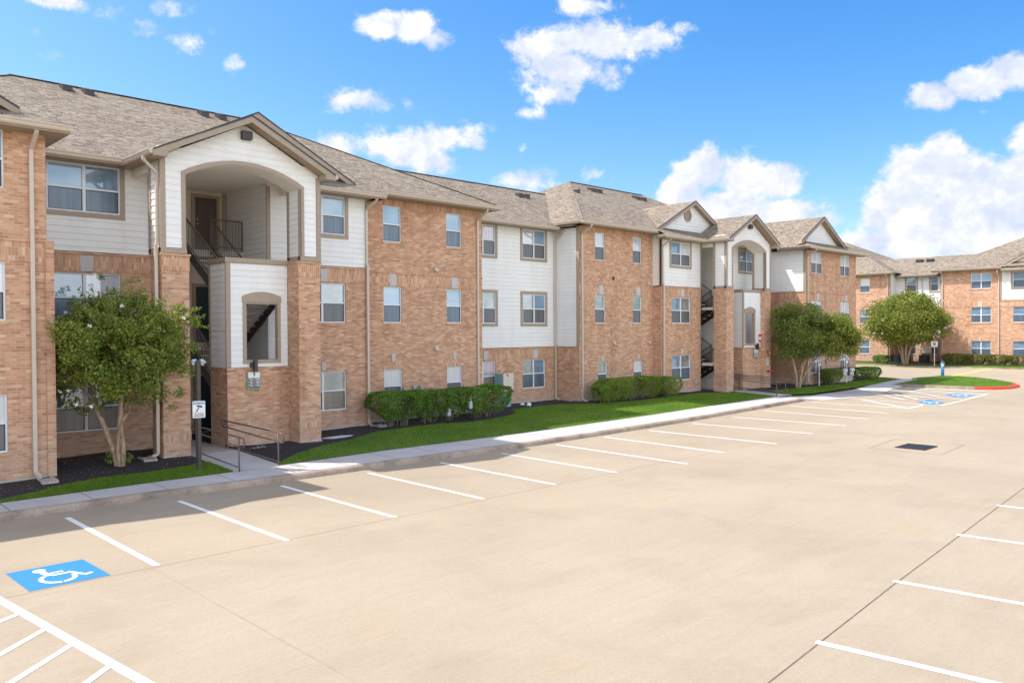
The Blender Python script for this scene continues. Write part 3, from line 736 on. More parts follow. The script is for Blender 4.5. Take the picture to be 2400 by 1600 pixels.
def downspout(par, ax, pos, a, ztop, zbot=.12, kick=1, jog=None, over=.5, ex=0):
    m = MB(); w, dd = .085, .065
    p0 = PT(ax,pos,a+.12*ex,-over-.02,ztop); p1 = PT(ax,pos,a+.12*ex,-over-.02,ztop-.12); p2 = PT(ax,pos,a,-.05,ztop-.42)
    m.bar(p0, p1, w, dd); m.bar(p1, p2, w, dd)
    if jog: m.bar(p2, PT(ax,pos,a,-.05,jog), w, dd); p2 = PT(ax,pos,a+.0,-.05,jog); p3 = PT(ax,pos,a,-.1,jog-.15); m.bar(p2,p3,w,dd); m.bar(p3, PT(ax,pos,a,-.1,zbot+.06), w, dd); pe = PT(ax,pos,a,-.1,zbot+.06)
    else: m.bar(p2, PT(ax,pos,a,-.05,zbot+.06), w, dd); pe = PT(ax,pos,a,-.05,zbot+.06)
    m.bar(pe, PT(ax,pos,a+.04*kick,-.3,zbot-.04), w, dd)
    return m.build('downspout', M['gutter'], par)
def hood(par, ax, pos, a, z, s=.16, mat='gutter'):
    m = MB(); w = s*.5
    P = [(-.0,z+s*.5),(-.05,z+s*.5),(-.13,z-s*.35),(-.13,z-s*.5),(0,z-s*.5)]
    for (d0,y0),(d1,y1) in zip(P, P[1:]+P[:1]):
        m.face(PT(ax,pos,a-w,d0,y0), PT(ax,pos,a+w,d0,y0), PT(ax,pos,a+w,d1,y1), PT(ax,pos,a-w,d1,y1))
    m.face(*[PT(ax,pos,a-w,d,y) for d,y in P]); m.face(*[PT(ax,pos,a+w,d,y) for d,y in P])
    return m.build('vent_hood', M[mat], par)
def roofpoly(par, polys, name='roof'):
    m = MB()
    for p in polys: m.face(*p)
    return m.build(name, M['roof'], par)
def rake(par, vplane, pts, w=.2, d=.04, wallv=None):
    """gable edge boards along pts [(u,z)..] in plane y=vplane; soffit back to wallv"""
    m = MB()
    for (a, za), (b2, zb) in zip(pts, pts[1:]):
        m.face((a,vplane,za-.03),(b2,vplane,zb-.03),(b2,vplane,zb-w),(a,vplane,za-w))
        m.face((a,vplane,za-w),(b2,vplane,zb-w),(b2,vplane+d,zb-w),(a,vplane+d,za-w))
        m.face((a,vplane+d,za-.03),(b2,vplane+d,zb-.03),(b2,vplane+d,zb-w),(a,vplane+d,za-w))
    m.build('rake_board', M['tan'], par)
    m = MB()
    for (a, za), (b2, zb) in zip(pts, pts[1:]):
        m.face((a,vplane-.015,za+.012),(b2,vplane-.015,zb+.012),(b2,vplane-.015,zb-.035),(a,vplane-.015,za-.035))
        m.face((a,vplane-.015,za+.012),(b2,vplane-.015,zb+.012),(b2,vplane+.1,zb+.012),(a,vplane+.1,za+.012))
    m.build('shingle_edge', M['drip'], par)
    if wallv:
        m = MB()
        for (a, za), (b2, zb) in zip(pts, pts[1:]):
            m.face((a,vplane+.01,za-w+.03),(b2,vplane+.01,zb-w+.03),(b2,wallv+.02,zb-w+.03),(a,wallv+.02,za-w+.03))
            n = max(2, int(math.hypot(b2-a, zb-za)/.3)); m.mi = 1
            for k in range(1, n):
                t = k/n; x = a+(b2-a)*t; z = za+(zb-za)*t
                m.face((x-.012,vplane+.06,z-w+.027),(x+.012,vplane+.06,z-w+.027),(x+.012,wallv,z-w+.027),(x-.012,wallv,z-w+.027))
            m.mi = 0
        m.build('soffit', [M['soffit'], M['tan']], par)
def panel_door(par, ax, pos, a0, a1, z0, z1, mat='door', handle=1):
    m = MB(); bx(m,ax,pos,a0,a1,0,.05,z0,z1)
    w = a1-a0
    for c in (.28, .72):
        for y0, y1 in ((.08,.30),(.36,.62),(.70,.93)):
            bx(m,ax,pos,a0+w*(c-.15),a0+w*(c+.15),-.012,.0,z0+(z1-z0)*y0,z0+(z1-z0)*y1)
    d = m.build('door', M[mat], par)
    m = MB(); hx = a0+w*(.9 if handle > 0 else .1)
    m.tube([PT(ax,pos,hx,-.01,z0+.98), PT(ax,pos,hx,-.07,z0+.98)], .025, 8); m.tube([PT(ax,pos,hx,-.01,z0+1.12), PT(ax,pos,hx,-.03,z0+1.12)], .028, 8)
    m.build('handle', M['metal'], d)
    m = MB(); t = .1
    bx(m,ax,pos,a0-t,a0,-.03,.05,z0,z1+t); bx(m,ax,pos,a1,a1+t,-.03,.05,z0,z1+t); bx(m,ax,pos,a0,a1,-.03,.05,z1,z1+t); m.build('door_frame', M['tan'], d)
    return d

BL = empty('apartment_building', (25, 31, 0), label='long three storey brick and white siding apartment building beside the near sidewalk', cat='building')
# children are modelled in world coordinates, so undo the parent's offset
BL.location = (0, 0, 0)
Z3t, Z3s, Z2t, Z2s, Z1t, Z1s = 7.975, 6.64, 4.99, 3.64, 1.98, .65
FL = 5.57; BK = 8.05    # siding bottom on upper storey; underside of the eaves
CORN = 8.02

def hs(a0, a1, zs): return [(a0, a1, z0, z1) for z0, z1 in zs]
FZ = [(Z3s,Z3t),(Z2s,Z2t),(Z1s,Z1t)]
def foot(par, ax, pos, a0, a1, z=.1):
    m = MB(); bx(m,ax,pos,a0,a1,-.02,.0,-.25,z); m.build('foundation', M['foot'], par)

# --- A : projecting brick bay, far left
aA = 21.18
hA = hs(3.68,4.64,FZ) + hs(-.9,.9,FZ)
wall('v',aA,-1.65,5.48,-.1,8.0,hA,'brick_wall',M['brick'],BL)
wall('u',-1.65,aA,31,-.1,8.0,[],'brick_wall',M['brick'],BL)
for (z0,z1),u in zip(FZ,('g_dim','g_white','g_white')): window(BL,'v',aA,3.68,4.64,z0,z1,up=u,lo='screen2')
for z0,z1 in FZ: window(BL,'v',aA,-.9,.9,z0,z1,True)
band(BL,'v',aA,-1.65,5.48,5.0,5.46); foot(BL,'v',aA,-1.65,5.5,.02)
m = MB(); m.box(5.44,5.62,21.13,21.5,-.1,5.5); m.build('brick_pilaster', M['brick'], BL)
eave(BL,'v',20.58,aA,-2.2,5.85,8.12); 
m = MB(); m.box(5.5,5.83,21.18,23.5,7.955,7.97); m.build('soffit', M['soffit'], BL)
m = MB(); m.box(5.831,5.85,20.58,23.6,7.95,8.11); m.build('fascia', M['tan'], BL)
wall('u',5.48,aA,24.03,-.1,8.0,[],'brick_wall',M['brick'],BL)
roofpoly(BL, [[(-2.2,20.58,8.12),(5.85,20.58,8.12),(1.82,24.6,10.13)], [(5.85,20.58,8.12),(5.85,27,8.12),(1.82,27,10.13),(1.82,24.6,10.13)], [(-2.2,20.58,8.12),(-2.2,27,8.12),(1.82,27,10.13),(1.82,24.6,10.13)]])
# its dormer gable
gA = [(-1.4,8.5),(1.75,10.12),(4.95,8.5)]
rake(BL, 21.1, gA, wallv=21.45)
roofpoly(BL, [[(-1.4,21.1,8.5),(1.75,21.1,10.12),(1.75,26,10.12),(-1.4,26,8.5)], [(4.95,21.1,8.5),(1.75,21.1,10.12),(1.75,26,10.12),(4.95,26,8.5)]])
siding('v',21.45,8.3,9.95,lambda z: [(1.75-(9.98-z)*1.95, 1.75+(9.98-z)*1.95)],BL)
downspout(BL,'v',aA,5.17,8.02,.08,kick=1,over=.5)

# --- B : siding over brick, left of the near stair tower
vB = 24.03
wall('v',vB,5.48,9.0,-.1,FL-.06,hs(6.22,8.08,FZ),'brick_wall',M['brick'],BL)
siding('v',vB,FL,8.0,rect(5.48,8.93),BL,hs(6.22,8.08,[(Z3s,Z3t)]))
window(BL,'v',vB,6.22,8.08,Z3s,7.95,True,True,up='g_blind',lo='screen',up2='g_dim')
window(BL,'v',vB,5.95,8.08,Z2s,Z2t,True,up='g_dim',lo='screen',up2='g_white') if False else window(BL,'v',vB,6.22,8.08,Z2s,Z2t,True,up='g_dim',lo='screen',up2='g_white')
window(BL,'v',vB,6.22,8.08,Z1s,Z1t,True,up='g_tree',lo='screen3')
band(BL,'v',vB,5.48,9.0,5.03,FL-.08,skip=((7.02,7.36),)); keystone(BL,'v',vB,7.19,5.03,5.47,.32,.36)
board(BL,'v',vB,8.85,8.99,FL,8.0)
eave(BL,'v',23.43,vB,5.85,8.03,8.12,ga=(5.87,8.12))
# inner wall of the breezeway
wall('u',9.0,vB,26.9,-.1,8.3,[],'siding_wall',M['siding'],BL)

# --- near stair tower C and its twin I
def tower(par, uo, vo, apex, sign):
    u0, u1 = 8.38+uo, 13.14+uo; vf = 21.85+vo; pd = .75; pw = .73; dz = 0
    for a0, a1 in ((u0,u0+pw),(u1-pw,u1)):
        m = MB(); m.box(a0,a1,vf,vf+pd,-.1,5.0); m.box(a0-.004,a1+.004,vf-.004,vf+pd+.004,1.0-.0,1.002)
        m.build('brick_pier', M['brick'], par)
        m = MB(); m.box(a0-.012,a1+.012,vf-.012,vf+pd+.012,5.002,5.40); m.build('brick_band', M['soldier'], par)
        m = MB(); m.box(a0-.012,a1+.012,vf-.012,vf+pd+.012,.42,.66); m.build('brick_band', M['soldier'], par)
        m = MB(); m.box(a0-.04,a1+.04,vf-.04,vf+pd+.04,5.401,5.46); m.build('brick_ledge', M['brick'], par)
        m = MB(); m.box(a0-.02,a1+.02,vf-.02,vf+pd+.02,-.25,.03); m.build('foundation', M['foot'], par)
    c = (u0+u1)/2; zb = 5.5; ze = 8.02
    oa, ob = 9.02+uo, 12.50+uo      # arch opening (inside the trim)
    zs, zt = 7.60, 8.08             # springing, crown
    cc = (oa+ob)/2; hw = (ob-oa)/2; ri = zt-zs; RR = (hw*hw+ri*ri)/(2*ri); zc = zt-RR
    arcx = lambda z, grow=0.0: math.sqrt(max(0, (RR+grow)**2-(z-zc)**2))
    T = .10
    top = apex-.2
    def span(z):
        o0, o1 = u0+.12, u1-.12
        if z > ze: k = (top-z)/(top-ze); h2 = (u1-u0)/2; o0, o1 = c-h2*k, c+h2*k
        g0, g1 = oa-T, ob+T
        if z >= zt+T: return [(o0,o1)]
        if z > zs: h3 = min(hw+T, arcx(z, T)); g0, g1 = cc-h3, cc+h3
        return [(o0,g0),(g1,o1)]
    def span2(z):
        s = span(z)
        if len(s) == 1: return [(s[0][0], cc),(cc, s[0][1])]
        return s
    siding('v',vf,zb+.12,top-.02,span2,par,xc=[zt+T-.62*(i/12)**2 for i in range(12)]+[ze])
    # back skin of the front wall
    # arch trim: face ring and soffit through the wall thickness
    m = MB(); pts = [(oa,zb)] + [(cc-hw+2*hw*i/28, 0) for i in range(29)] + [(ob,zb)]
    inn_ = [(oa,zb)] + [(cc+hw*math.cos(R(180-180*i/28)) , 0) for i in range(0)]
    th0 = math.asin(hw/RR); A_ = [(-th0+2*th0*i/28) for i in range(29)]
    I_ = [(cc+RR*math.sin(a), zc+RR*math.cos(a)) for a in A_]; O_ = [(cc+(RR+T)*math.sin(a)*(hw+T)/((RR+T)*math.sin(th0)), zc+(RR+T)*math.cos(a)) for a in A_]
    I2 = [(oa,zb)]+I_+[(ob,zb)]; O2 = [(oa-T,zb)]+O_+[(ob+T,zb)]
    for i in range(len(I2)-1):
        a, b2, c2, d2 = I2[i], I2[i+1], O2[i+1], O2[i]
        m.face((a[0],vf-.04,a[1]),(b2[0],vf-.04,b2[1]),(c2[0],vf-.04,c2[1]),(d2[0],vf-.04,d2[1]))
        m.face((d2[0],vf-.04,d2[1]),(c2[0],vf-.04,c2[1]),(c2[0],vf+.01,c2[1]),(d2[0],vf+.01,d2[1]))
    m.build('arch_trim', M['tan'], par)
    m = MB()
    for i in range(1, len(I2)-2):
        a, b2 = I2[i], I2[i+1]
        m.face((a[0],vf-.04,a[1]),(b2[0],vf-.04,b2[1]),(b2[0],vf+pd,b2[1]),(a[0],vf+pd,a[1]))
        m.face((a[0],vf+pd,a[1]),(b2[0],vf+pd,b2[1]),(b2[0],vf+pd,8.09),(a[0],vf+pd,8.09))
    m.build('arch_soffit', M['ceil'], par)
    # upper piers: lap siding on the outer, inner and back sides, with corner boards
    for a0, a1 in ((u0,oa),(ob,u1)):
        siding('u', a0, zb+.12, ze+.3, rect(vf+.1,vf+pd-.1), par)
        siding('u', a1, zb+.12, zs, rect(vf+.1,vf+pd-.1), par)
        m = MB(); m.box(a0+.02,a1-.02,vf+.02,vf+pd-.02,zb,ze+.3); m.build('tower_post_core', M['cream'], par)
        for p in ((a0-.03,a0+.11),(a1-.11,a1+.03)):
            m = MB()
            if p[0] < u0+.02 or p[1] > u1-.02: m.box(p[0],p[1],vf-.03,vf+.10,zb,ze if p[0] < u0+.02 or p[1] > u1-.02 else zs)
            else: m.box(p[0],p[1],vf+.012,vf+.10,zb,zs)
            m.box(p[0],p[1],vf+pd-.10,vf+pd+.03,zb,ze+.28)
            m.build('corner_board', M['tan'], par)
        m = MB(); m.box(a0-.03,a1+.03,vf-.034,vf+pd+.034,5.47,5.60); m.build('base_trim', M['tan'], par)
    # header beams back to the building
    for a0, a1 in ((u0,u0+.16),(u1-.16,u1)):
        m = MB(); m.box(a0,a1,vf+pd+.03,24.02+vo*.2,7.72,8.084); m.build('header_beam', M['ceil'], par)
    m = MB(); m.box(u0+.03,u1-.03,vf+.12,26.9+vo*.2,8.085,8.11); m.build('ceiling', M['ceil'], par)
    # gable roof
    el, er, ev = 8.03+uo, 13.45+uo, 21.4+vo; apz = apex+.0; zE = 8.10; apv = 26.2+vo*.3
    roofpoly(par, [[(el,ev,zE),(c,ev,apz),(c,apv,apz),(el,apv,zE)], [(er,ev,zE),(c,ev,apz),(c,apv,apz),(er,apv,zE)]])
    rake(par, ev, [(el,zE),(c,apz),(er,zE)], wallv=vf)
    # boxed eave returns at both ends
    for s0, s1 in ((el+.01,u0+.02),(u1-.02,er-.01)):
        m = MB(); m.prism([(s0,ev+.001),(s1,ev+.001),(s1,vf),(s0,vf)],7.93,8.09); m.build('eave_return', M['tan'], par)
    # side eaves, running back
    for s, x0, x1 in ((1,el,u0),(-1,er,u1)):
        m = MB(); m.box(x0+s*.02,x1,vf,23.9+vo*.2,7.935,7.95); m.build('soffit', M['soffit'], par)
        m = MB(); m.box(x0,x0+s*.02,ev+.05,23.43+vo*.2,7.94,8.08); m.build('fascia', M['tan'], par)
    gutter(par,'u',el,ev+.03,23.45+vo*.2,8.10)
    m = MB(); m.box(er+.001,er+.11,ev+.03,23.4+vo*.2,7.98,8.10); m.build('gutter', M['gutter'], par)
    # stair enclosure box between the piers
    bxv = 22.5+vo*.5 if vo else 22.5
    xa, xb = 10.46+uo, 12.42+uo
    wall('v',bxv,xa,xb,-.1,2.24,[],'brick_wall',M['brick'],par); wall('u',xa,bxv,bxv+1.12,-.1,2.24,[],'brick_wall',M['brick'],par)
    m = MB(); m.box(xa-.02,xb,bxv-.035,bxv+1.1,2.241,2.30) if False else m.box(xa-.03,xb,bxv-.03,bxv+.02,2.241,2.30); m.box(xa-.03,xa+.02,bxv+.02,bxv+1.12,2.241,2.30); m.build('brick_ledge', M['brick'], par)
    m = MB(); m.box(xa-.015,xb,bxv-.015,bxv,-.2,.03); m.build('foundation', M['foot'], par)
    w0, w1 = (11.05+uo, 12.04+uo) if not uo else (10.74+uo, 11.64+uo)
    hz0, hz1 = 2.52, 4.22
    siding('v',bxv,2.31,5.36,rect(xa+.10,xb-.03),par,[(w0,w1,hz0,hz1)])
    siding('u',xa,2.31,5.36,rect(bxv+.02,bxv+1.04),par)
    m = MB()
    m.box(xa-.03,xa+.11,bxv-.03,bxv+.02,2.31,5.37); m.box(xa-.03,xa+.02,bxv+1.02,bxv+1.13,2.31,5.37); m.build('corner_board', M['tan'], par)
    m = MB(); m.box(xa-.05,xb,bxv-.05,bxv+.06,5.371,5.51); m.box(xa-.05,xa+.06,bxv+.06,bxv+1.14,5.371,5.51); m.build('rail_cap', M['tan'], par)
    # inside faces of the parapet so it reads as a wall with thickness
    m = MB(); m.box(xa+.04,xb,bxv+.03,bxv+.055,4.4,5.371); m.box(xa+.03,xa+.055,bxv+.06,bxv+1.12,2.4,5.371); m.build('parapet_lining', M['siding'], par)
    # opening trim with low arched head
    m = MB(); t = .105; d0, d1 = bxv-.04, bxv+.12
    m.box(w0-t,w0,d0,d1,hz0-t,hz1); m.box(w1,w1+t,d0,d1,hz0-t,hz1); m.box(w0,w1,d0,d1,hz0-t,hz0)
    m.box(w0,w1,d0+.02,d1,hz1-.05,hz1)
    hc = (w0+w1)/2; hh = (w1-w0)/2+t+.02; r2 = .15; R2 = (hh*hh+r2*r2)/(2*r2); z2 = hz1+.17
    P = [(hc-hh,hz1)] + [(hc-hh+2*hh*i/12, z2+math.sqrt(R2*R2-(-hh+2*hh*i/12)**2)-(R2-r2)) for i in range(13)] + [(hc+hh,hz1)]
    m.face(*[(x,d0-.01,z) for x, z in P])
    for p, q in zip(P, P[1:]+P[:1]): m.face((p[0],d0-.01,p[1]),(q[0],d0-.01,q[1]),(q[0],bxv+.02,q[1]),(p[0],bxv+.02,p[1]))
    m.build('opening_trim', M['tan'], par)
    # flood light in the gable
    m = MB(); lx = (10.61+10.92)/2+uo; m.box(lx-.15,lx+.15,vf-.16,vf-.02,8.82,9.04); m.box(lx-.13,lx+.13,vf-.14,vf-.02,8.80,8.82)
    m.build('flood_light', M['dark'], par)
    return c
tower(BL, 0, 0, 9.43, 9)
tower(BL, 29.68, .86, 9.55, 8)

def flight(par, u0, u1, va, za, vb, zb, rails=(True, True)):
    """straight flight between (va,za) low ... high end (vb,zb)"""
    n = 8; m = MB()
    for k in range(n):
        t0 = k/n; v0 = va+(vb-va)*k/n; v1 = va+(vb-va)*(k+1)/n; z = za+(zb-za)*(k+1)/n
        s = 1 if vb > va else -1
        m.box(u0+.05,u1-.05,v0-.03*s,v1,z-.05,z)
    f = m.build('stair_flight', M['tread'], par)
    m = MB()
    for u in (u0+.02,u1-.02): m.bar((u,va,za-.02),(u,vb,zb-.12),.045,.26)
    m.build('stringer', M['dark'], f)
    for u, on in zip((u0+.02,u1-.02), rails):
        if not on: continue
        m = MB(); m.bar((u,va,za+1.0),(u,vb,zb+.95),.045,.045); m.bar((u,va,za+.22),(u,vb,zb+.17),.03,.03)
        k = 20
        for i in range(k+1):
            v = va+(vb-va)*i/k; z = za+(zb-za)*i/k; m.bar((u,v,z+.2),(u,v,z+.98),.016,.016)
        for i in (0,k): 
            v = va+(vb-va)*i/k; z = za+(zb-za)*i/k; m.bar((u,v,z-.05),(u,v,z+1.0),.035,.035)
        m.build('railing', M['rail'], f)
def guard(par, a, b2, z):
    m = MB(); a = Vector(a); b2 = Vector(b2); L_ = (b2-a).length; k = int(L_/.11)
    m.bar((a.x,a.y,z+1.0),(b2.x,b2.y,z+1.0),.045,.045); m.bar((a.x,a.y,z+.12),(b2.x,b2.y,z+.12),.035,.035)
    for i in range(k+1):
        p = a.lerp(b2, i/k); m.bar((p.x,p.y,z+.1),(p.x,p.y,z+1.0),.016,.016)
    for p in (a,b2): m.bar((p.x,p.y,z),(p.x,p.y,z+1.0),.035,.035)
    m.build('guard_rail', M['rail'], par)
# breezeway of the near tower: floors, doors, stairs
for zf in (3.0, 6.0):
    m = MB(); m.box(9.0,12.55,25.68,26.9,zf-.16,zf); pass
    m.build('deck', M['tread'], BL)
for zf in (0.0, 3.0, 6.0):
    wall('v',26.9,9.0,12.55,zf,zf+2.45 if zf == 6 else zf+2.84,[],'cream_wall',M['cream'],BL) if zf != 6 else wall('v',26.9,9.0,12.55,6.0,8.33,[],'cream_wall',M['cream'],BL)
    panel_door(BL,'v',26.84,11.40,12.16,zf,zf+1.87,'door' if zf == 6 else 'doorg',-1)
board(BL,'v',26.88,12.38,12.55,6.0,8.32)
siding('u',12.55,5.9,8.32,rect(24.03,26.85),BL)
wall('u',12.55,24.03,26.9,-.1,5.9,[],'brick_wall',M['siding'],BL)
m = MB(); m.box(10.56,12.5,22.62,23.25,4.36,4.5); m.build('landing', M['tread'], BL)
m = MB(); m.box(10.56,12.5,22.62,23.25,1.36,1.5); m.build('landing', M['tread'], BL)
flight(BL,10.58,11.46,25.68,6.0,23.25,4.5); flight(BL,11.5,12.52,25.68,3.0,23.25,4.5,(True,False))
flight(BL,10.58,11.46,25.68,3.0,23.25,1.5); flight(BL,11.5,12.52,25.68,0.0,23.25,1.5,(True,False))
guard(BL,(11.5,25.68),(12.5,25.68),6.0); guard(BL,(9.1,25.68),(10.4,25.68),6.0)

downspout(BL,'u',8.38,21.98,8.0,.08,kick=-1,jog=5.8,over=.36)
# --- D : right of the tower
D0, D1 = 12.55, 16.34
dW = hs(13.66,15.46,FZ)
wall('v',vB,13.2,D1,-.1,FL-.06,dW,'brick_wall',M['brick'],BL); siding('v',vB,0,FL-.07,rect(D0,13.2),BL)
siding('v',vB,FL,8.0,rect(D0+.1,D1-.08),BL,hs(13.66,15.44,[(Z3s,7.95)]))
window(BL,'v',vB,13.66,15.44,Z3s,7.95,True,True,up='g_blind',lo='screen')
window(BL,'v',vB,13.66,15.46,Z2s,Z2t,True,up='g_tree',lo='screen2'); window(BL,'v',vB,13.66,15.46,Z1s,Z1t,True,up='g_white',lo='screen3',up2='g_tree')
band(BL,'v',vB,13.2,D1,5.03,FL-.08,skip=((14.48,14.72),)); keystone(BL,'v',vB,14.60,5.03,5.47,.24,.26); keystone(BL,'v',vB,14.56,2.02,2.29,.15,.2); foot(BL,'v',vB,13.2,D1)
m = MB(); m.box(12.56,13.1,24.02,24.1,7.99,8.084); m.build('header_beam', M['ceil'], BL); board(BL,'v',vB,D0-.03,D0+.10,FL,8.0); board(BL,'v',vB,D1-.08,D1+.0,FL,8.0)
eave(BL,'v',23.43,vB,13.45,16.75,8.12,ga=(13.57,16.75))
m = MB(); m.box(16.34,16.74,23.45,24.6,7.955,7.97); m.build('soffit', M['soffit'], BL)
wall('u',D1,24.03,24.66,-.1,8.0,[],'brick_wall',M['brick'],BL)
downspout(BL,'v',vB,16.30,8.02,.05,jog=5.75,kick=1,ex=1); hood(BL,'v',vB+.63,16.78,5.63)

# --- E : recessed brick with four columns of single windows
vE = 24.66
ec = ((17.49,18.32),(20.50,21.29)); eh = []
EZ = [(Z3s,Z3t),(Z2s,Z2t),(Z1s,1.93)]
for a, c2 in ec: eh += hs(a,c2,EZ)
wall('v',vE,D1,22.38,-.1,8.3,eh,'brick_wall',M['brick'],BL); wall('u',22.38,vE,26.19,-.1,8.3,[],'brick_wall',M['brick'],BL)
for a, c2 in ec:
    for z0, z1 in EZ: window(BL,'v',vE,a,c2,z0,z1,up='g_blind' if z0 > 1 else 'g_white',lo='screen' if z0 > 1 else 'screen2')
    keystone(BL,'v',vE,(a+c2)/2,5.02,5.47,.32,.32); keystone(BL,'v',vE,(a+c2)/2,2.2,2.5,.12,.2)
    m = MB(); m.box(a-.08,c2+.08,vE-.014,vE,1.935,2.18); m.build('brick_band', M['soldier'], BL)
band(BL,'v',vE,D1,22.38,5.0,5.46,skip=((17.745,18.065),(20.735,21.055)))
m = MB(); m.box(D1,22.38,vE-.014,vE,7.98,8.2); m.build('brick_band', M['soldier'], BL)
foot(BL,'v',vE,D1,22.4)
eave(BL,'v',23.97,vE,16.9,22.75,8.37,ga=(16.76,22.86))
m = MB(); m.box(22.38,22.73,24.0,26.0,8.2,8.215); m.build('soffit', M['soffit'], BL)
m = MB(); m.box(22.731,22.75,23.99,26.1,8.2,8.35); m.build('fascia', M['tan'], BL)
downspout(BL,'v',vE,22.12,8.25,.05,over=.62,kick=1)
hood(BL,'v',vE,19.94,5.72); hood(BL,'v',vE,19.93,2.67)
for a, z in ((18.37,1.22),(18.82,1.26),(19.16,1.26)):
    m = MB(); m.box(a-.07,a+.07,vE-.12,vE-.001,z-.32,z); m.build('meter_box', M['metal'], BL)

# --- F : recessed section, siding down to the ground-floor band
vF = 26.19; fz2 = 2.565
f1, f2 = (23.1,24.57), (26.27,27.78)
wall('v',vF,22.38,28.52,-.1,fz2-.06,hs(*f1,[(Z1s,Z1t)])+hs(*f2,[(Z1s,Z1t)]),'brick_wall',M['brick'],BL)
siding('v',vF,fz2,8.02,rect(22.38,28.50),BL,hs(*f1,FZ[:2])+hs(*f2,FZ[:2]))
window(BL,'v',vF,*f1,Z3s,Z3t,True,True,up='g_pink',lo='screen2'); window(BL,'v',vF,*f1,Z2s,Z2t,True,True,up='g_tree',lo='screen2'); window(BL,'v',vF,*f1,Z1s,Z1t,True,up='g_pink',lo='screen3',up2='g_pink')
window(BL,'v',vF,*f2,Z3s,Z3t,True,True,up='g_white',lo='screen2',up2='g_dim'); window(BL,'v',vF,*f2,Z2s,Z2t,True,True,up='g_tree',lo='screen2',up2='g_dim'); window(BL,'v',vF,*f2,Z1s,Z1t,True,up='g_tree',lo='screen',up2='g_dim')
band(BL,'v',vF,22.38,28.52,2.03,fz2-.08,skip=((23.83,24.07),(26.93,27.25))); keystone(BL,'v',vF,23.95,2.03,2.45,.23,.25); keystone(BL,'v',vF,27.09,2.03,2.45,.30,.32)
eave(BL,'v',25.62,vF,22.6,28.3,8.15,ga=(22.77,28.1)); foot(BL,'v',vF,22.38,28.5)
# side of G facing left
wall('u',28.52,24.7,vF,-.1,fz2-.06,[],'brick_wall',M['brick'],BL); siding('u',28.52,fz2,8.1,rect(24.86,vF),BL)
band(BL,'u',28.52,24.7,vF,2.03,fz2-.08); board(BL,'u',28.52,24.70,24.86,fz2,8.12)
downspout(BL,'v',vF,28.40,8.02,.05,jog=2.75,over=.5)
downspout(BL,'v',24.7,28.68,8.2,.05,over=.6,kick=1)

# --- G : brick, narrow windows
vG = 24.7; gc = ((29.67,30.42),(32.60,33.33)); gh = []
GZ = [(Z3s,7.95),(Z2s,Z2t),(Z1s,1.78)]
G1w = ((29.86,30.56),(32.66,33.36))
for i, (a, c2) in enumerate(gc): gh += hs(a,c2,GZ[:2]) + hs(*G1w[i],GZ[2:])
wall('v',vG,28.52,34.27,-.1,8.2,gh,'brick_wall',M['brick'],BL)
for i, (a, c2) in enumerate(gc):
    window(BL,'v',vG,a,c2,Z3s,7.95,up='g_white',lo='screen2'); window(BL,'v',vG,a,c2,Z2s,Z2t,up='g_tree',lo='screen2'); window(BL,'v',vG,*G1w[i],Z1s,1.78,up='g_tree' if i == 0 else 'g_white',lo='screen2')
    keystone(BL,'v',vG,(a+c2)/2+.05,5.02,5.46,.32,.32); keystone(BL,'v',vG,sum(G1w[i])/2,1.83,2.08,.12,.18)
    m = MB(); m.box(G1w[i][0]-.08,G1w[i][1]+.08,vG-.014,vG,1.785,2.0); m.build('brick_band', M['soldier'], BL)
band(BL,'v',vG,28.52,34.27,5.0,5.46,skip=((29.935,30.255),(32.855,33.175)))
m = MB(); m.box(28.55,34.27,vG-.014,vG,7.96,8.18); m.build('brick_band', M['soldier'], BL)
eave(BL,'v',24.06,vG,27.95,34.0,8.33,ga=(27.95,33.75))
m = MB(); m.box(27.97,28.52,24.08,26.2,8.165,8.18); m.build('soffit', M['soffit'], BL)
gutter(BL,'u',27.95,24.03,25.75,8.33)
for a, z in ((33.85,5.68),(31.04,2.70),(33.9,2.68)): hood(BL,'v',vG,a,z,.15)
foot(BL,'v',vG,28.52,34.27)
m = MB(); m.box(30.98,31.06,vG-.06,vG-.001,5.74,5.9); m.build('wall_sensor', M['black'], BL)

# --- H : siding over brick left of tower I, and the wall behind that tower
vH = 24.2; H0, H1 = 34.27, 37.94
hw_ = (35.15,36.90); hwl = (35.22,36.98)
wall('v',vH,H0,H1,-.1,FL-.06,hs(*hwl,FZ[1:]),'brick_wall',M['brick'],BL)
siding('v',vH,FL,8.0,rect(H0+.1,H1),BL,hs(*hw_,[(Z3s,7.9)]))
window(BL,'v',vH,*hw_,Z3s,7.88,True,True,up='g_dim',lo='screen2',up2='g_white'); window(BL,'v',vH,*hwl,Z2s,Z2t,True,up='g_dim',lo='screen2',up2='g_tree'); window(BL,'v',vH,*hwl,Z1s,Z1t,True,up='g_dim',lo='screen',up2='g_tree')
wall('u',H0,vH,vG,-.1,FL-.06,[],'brick_wall',M['brick'],BL); siding('u',H0,FL,8.2,rect(vH+.1,vG),BL); board(BL,'u',H0,vH-.03,vH+.1,FL,8.1); board(BL,'v',vH,H0-.03,H0+.1,FL,8.0)
board(BL,'v',vH,H1-.06,H1+.02,FL,8.0)
band(BL,'v',vH,H0,H1,5.03,FL-.08,skip=((36.02,36.34),)); keystone(BL,'v',vH,36.18,5.03,5.44,.30,.32); keystone(BL,'v',vH,36.12,2.04,2.3,.14,.2); foot(BL,'v',vH,H0,H1)
eave(BL,'v',23.6,vH,33.85,37.7,8.09,ga=(33.85,37.62))
gutter(BL,'u',33.85,23.5,24.0,8.09)
downspout(BL,'v',vH,34.4,8.0,.05,over=.5,jog=5.7)
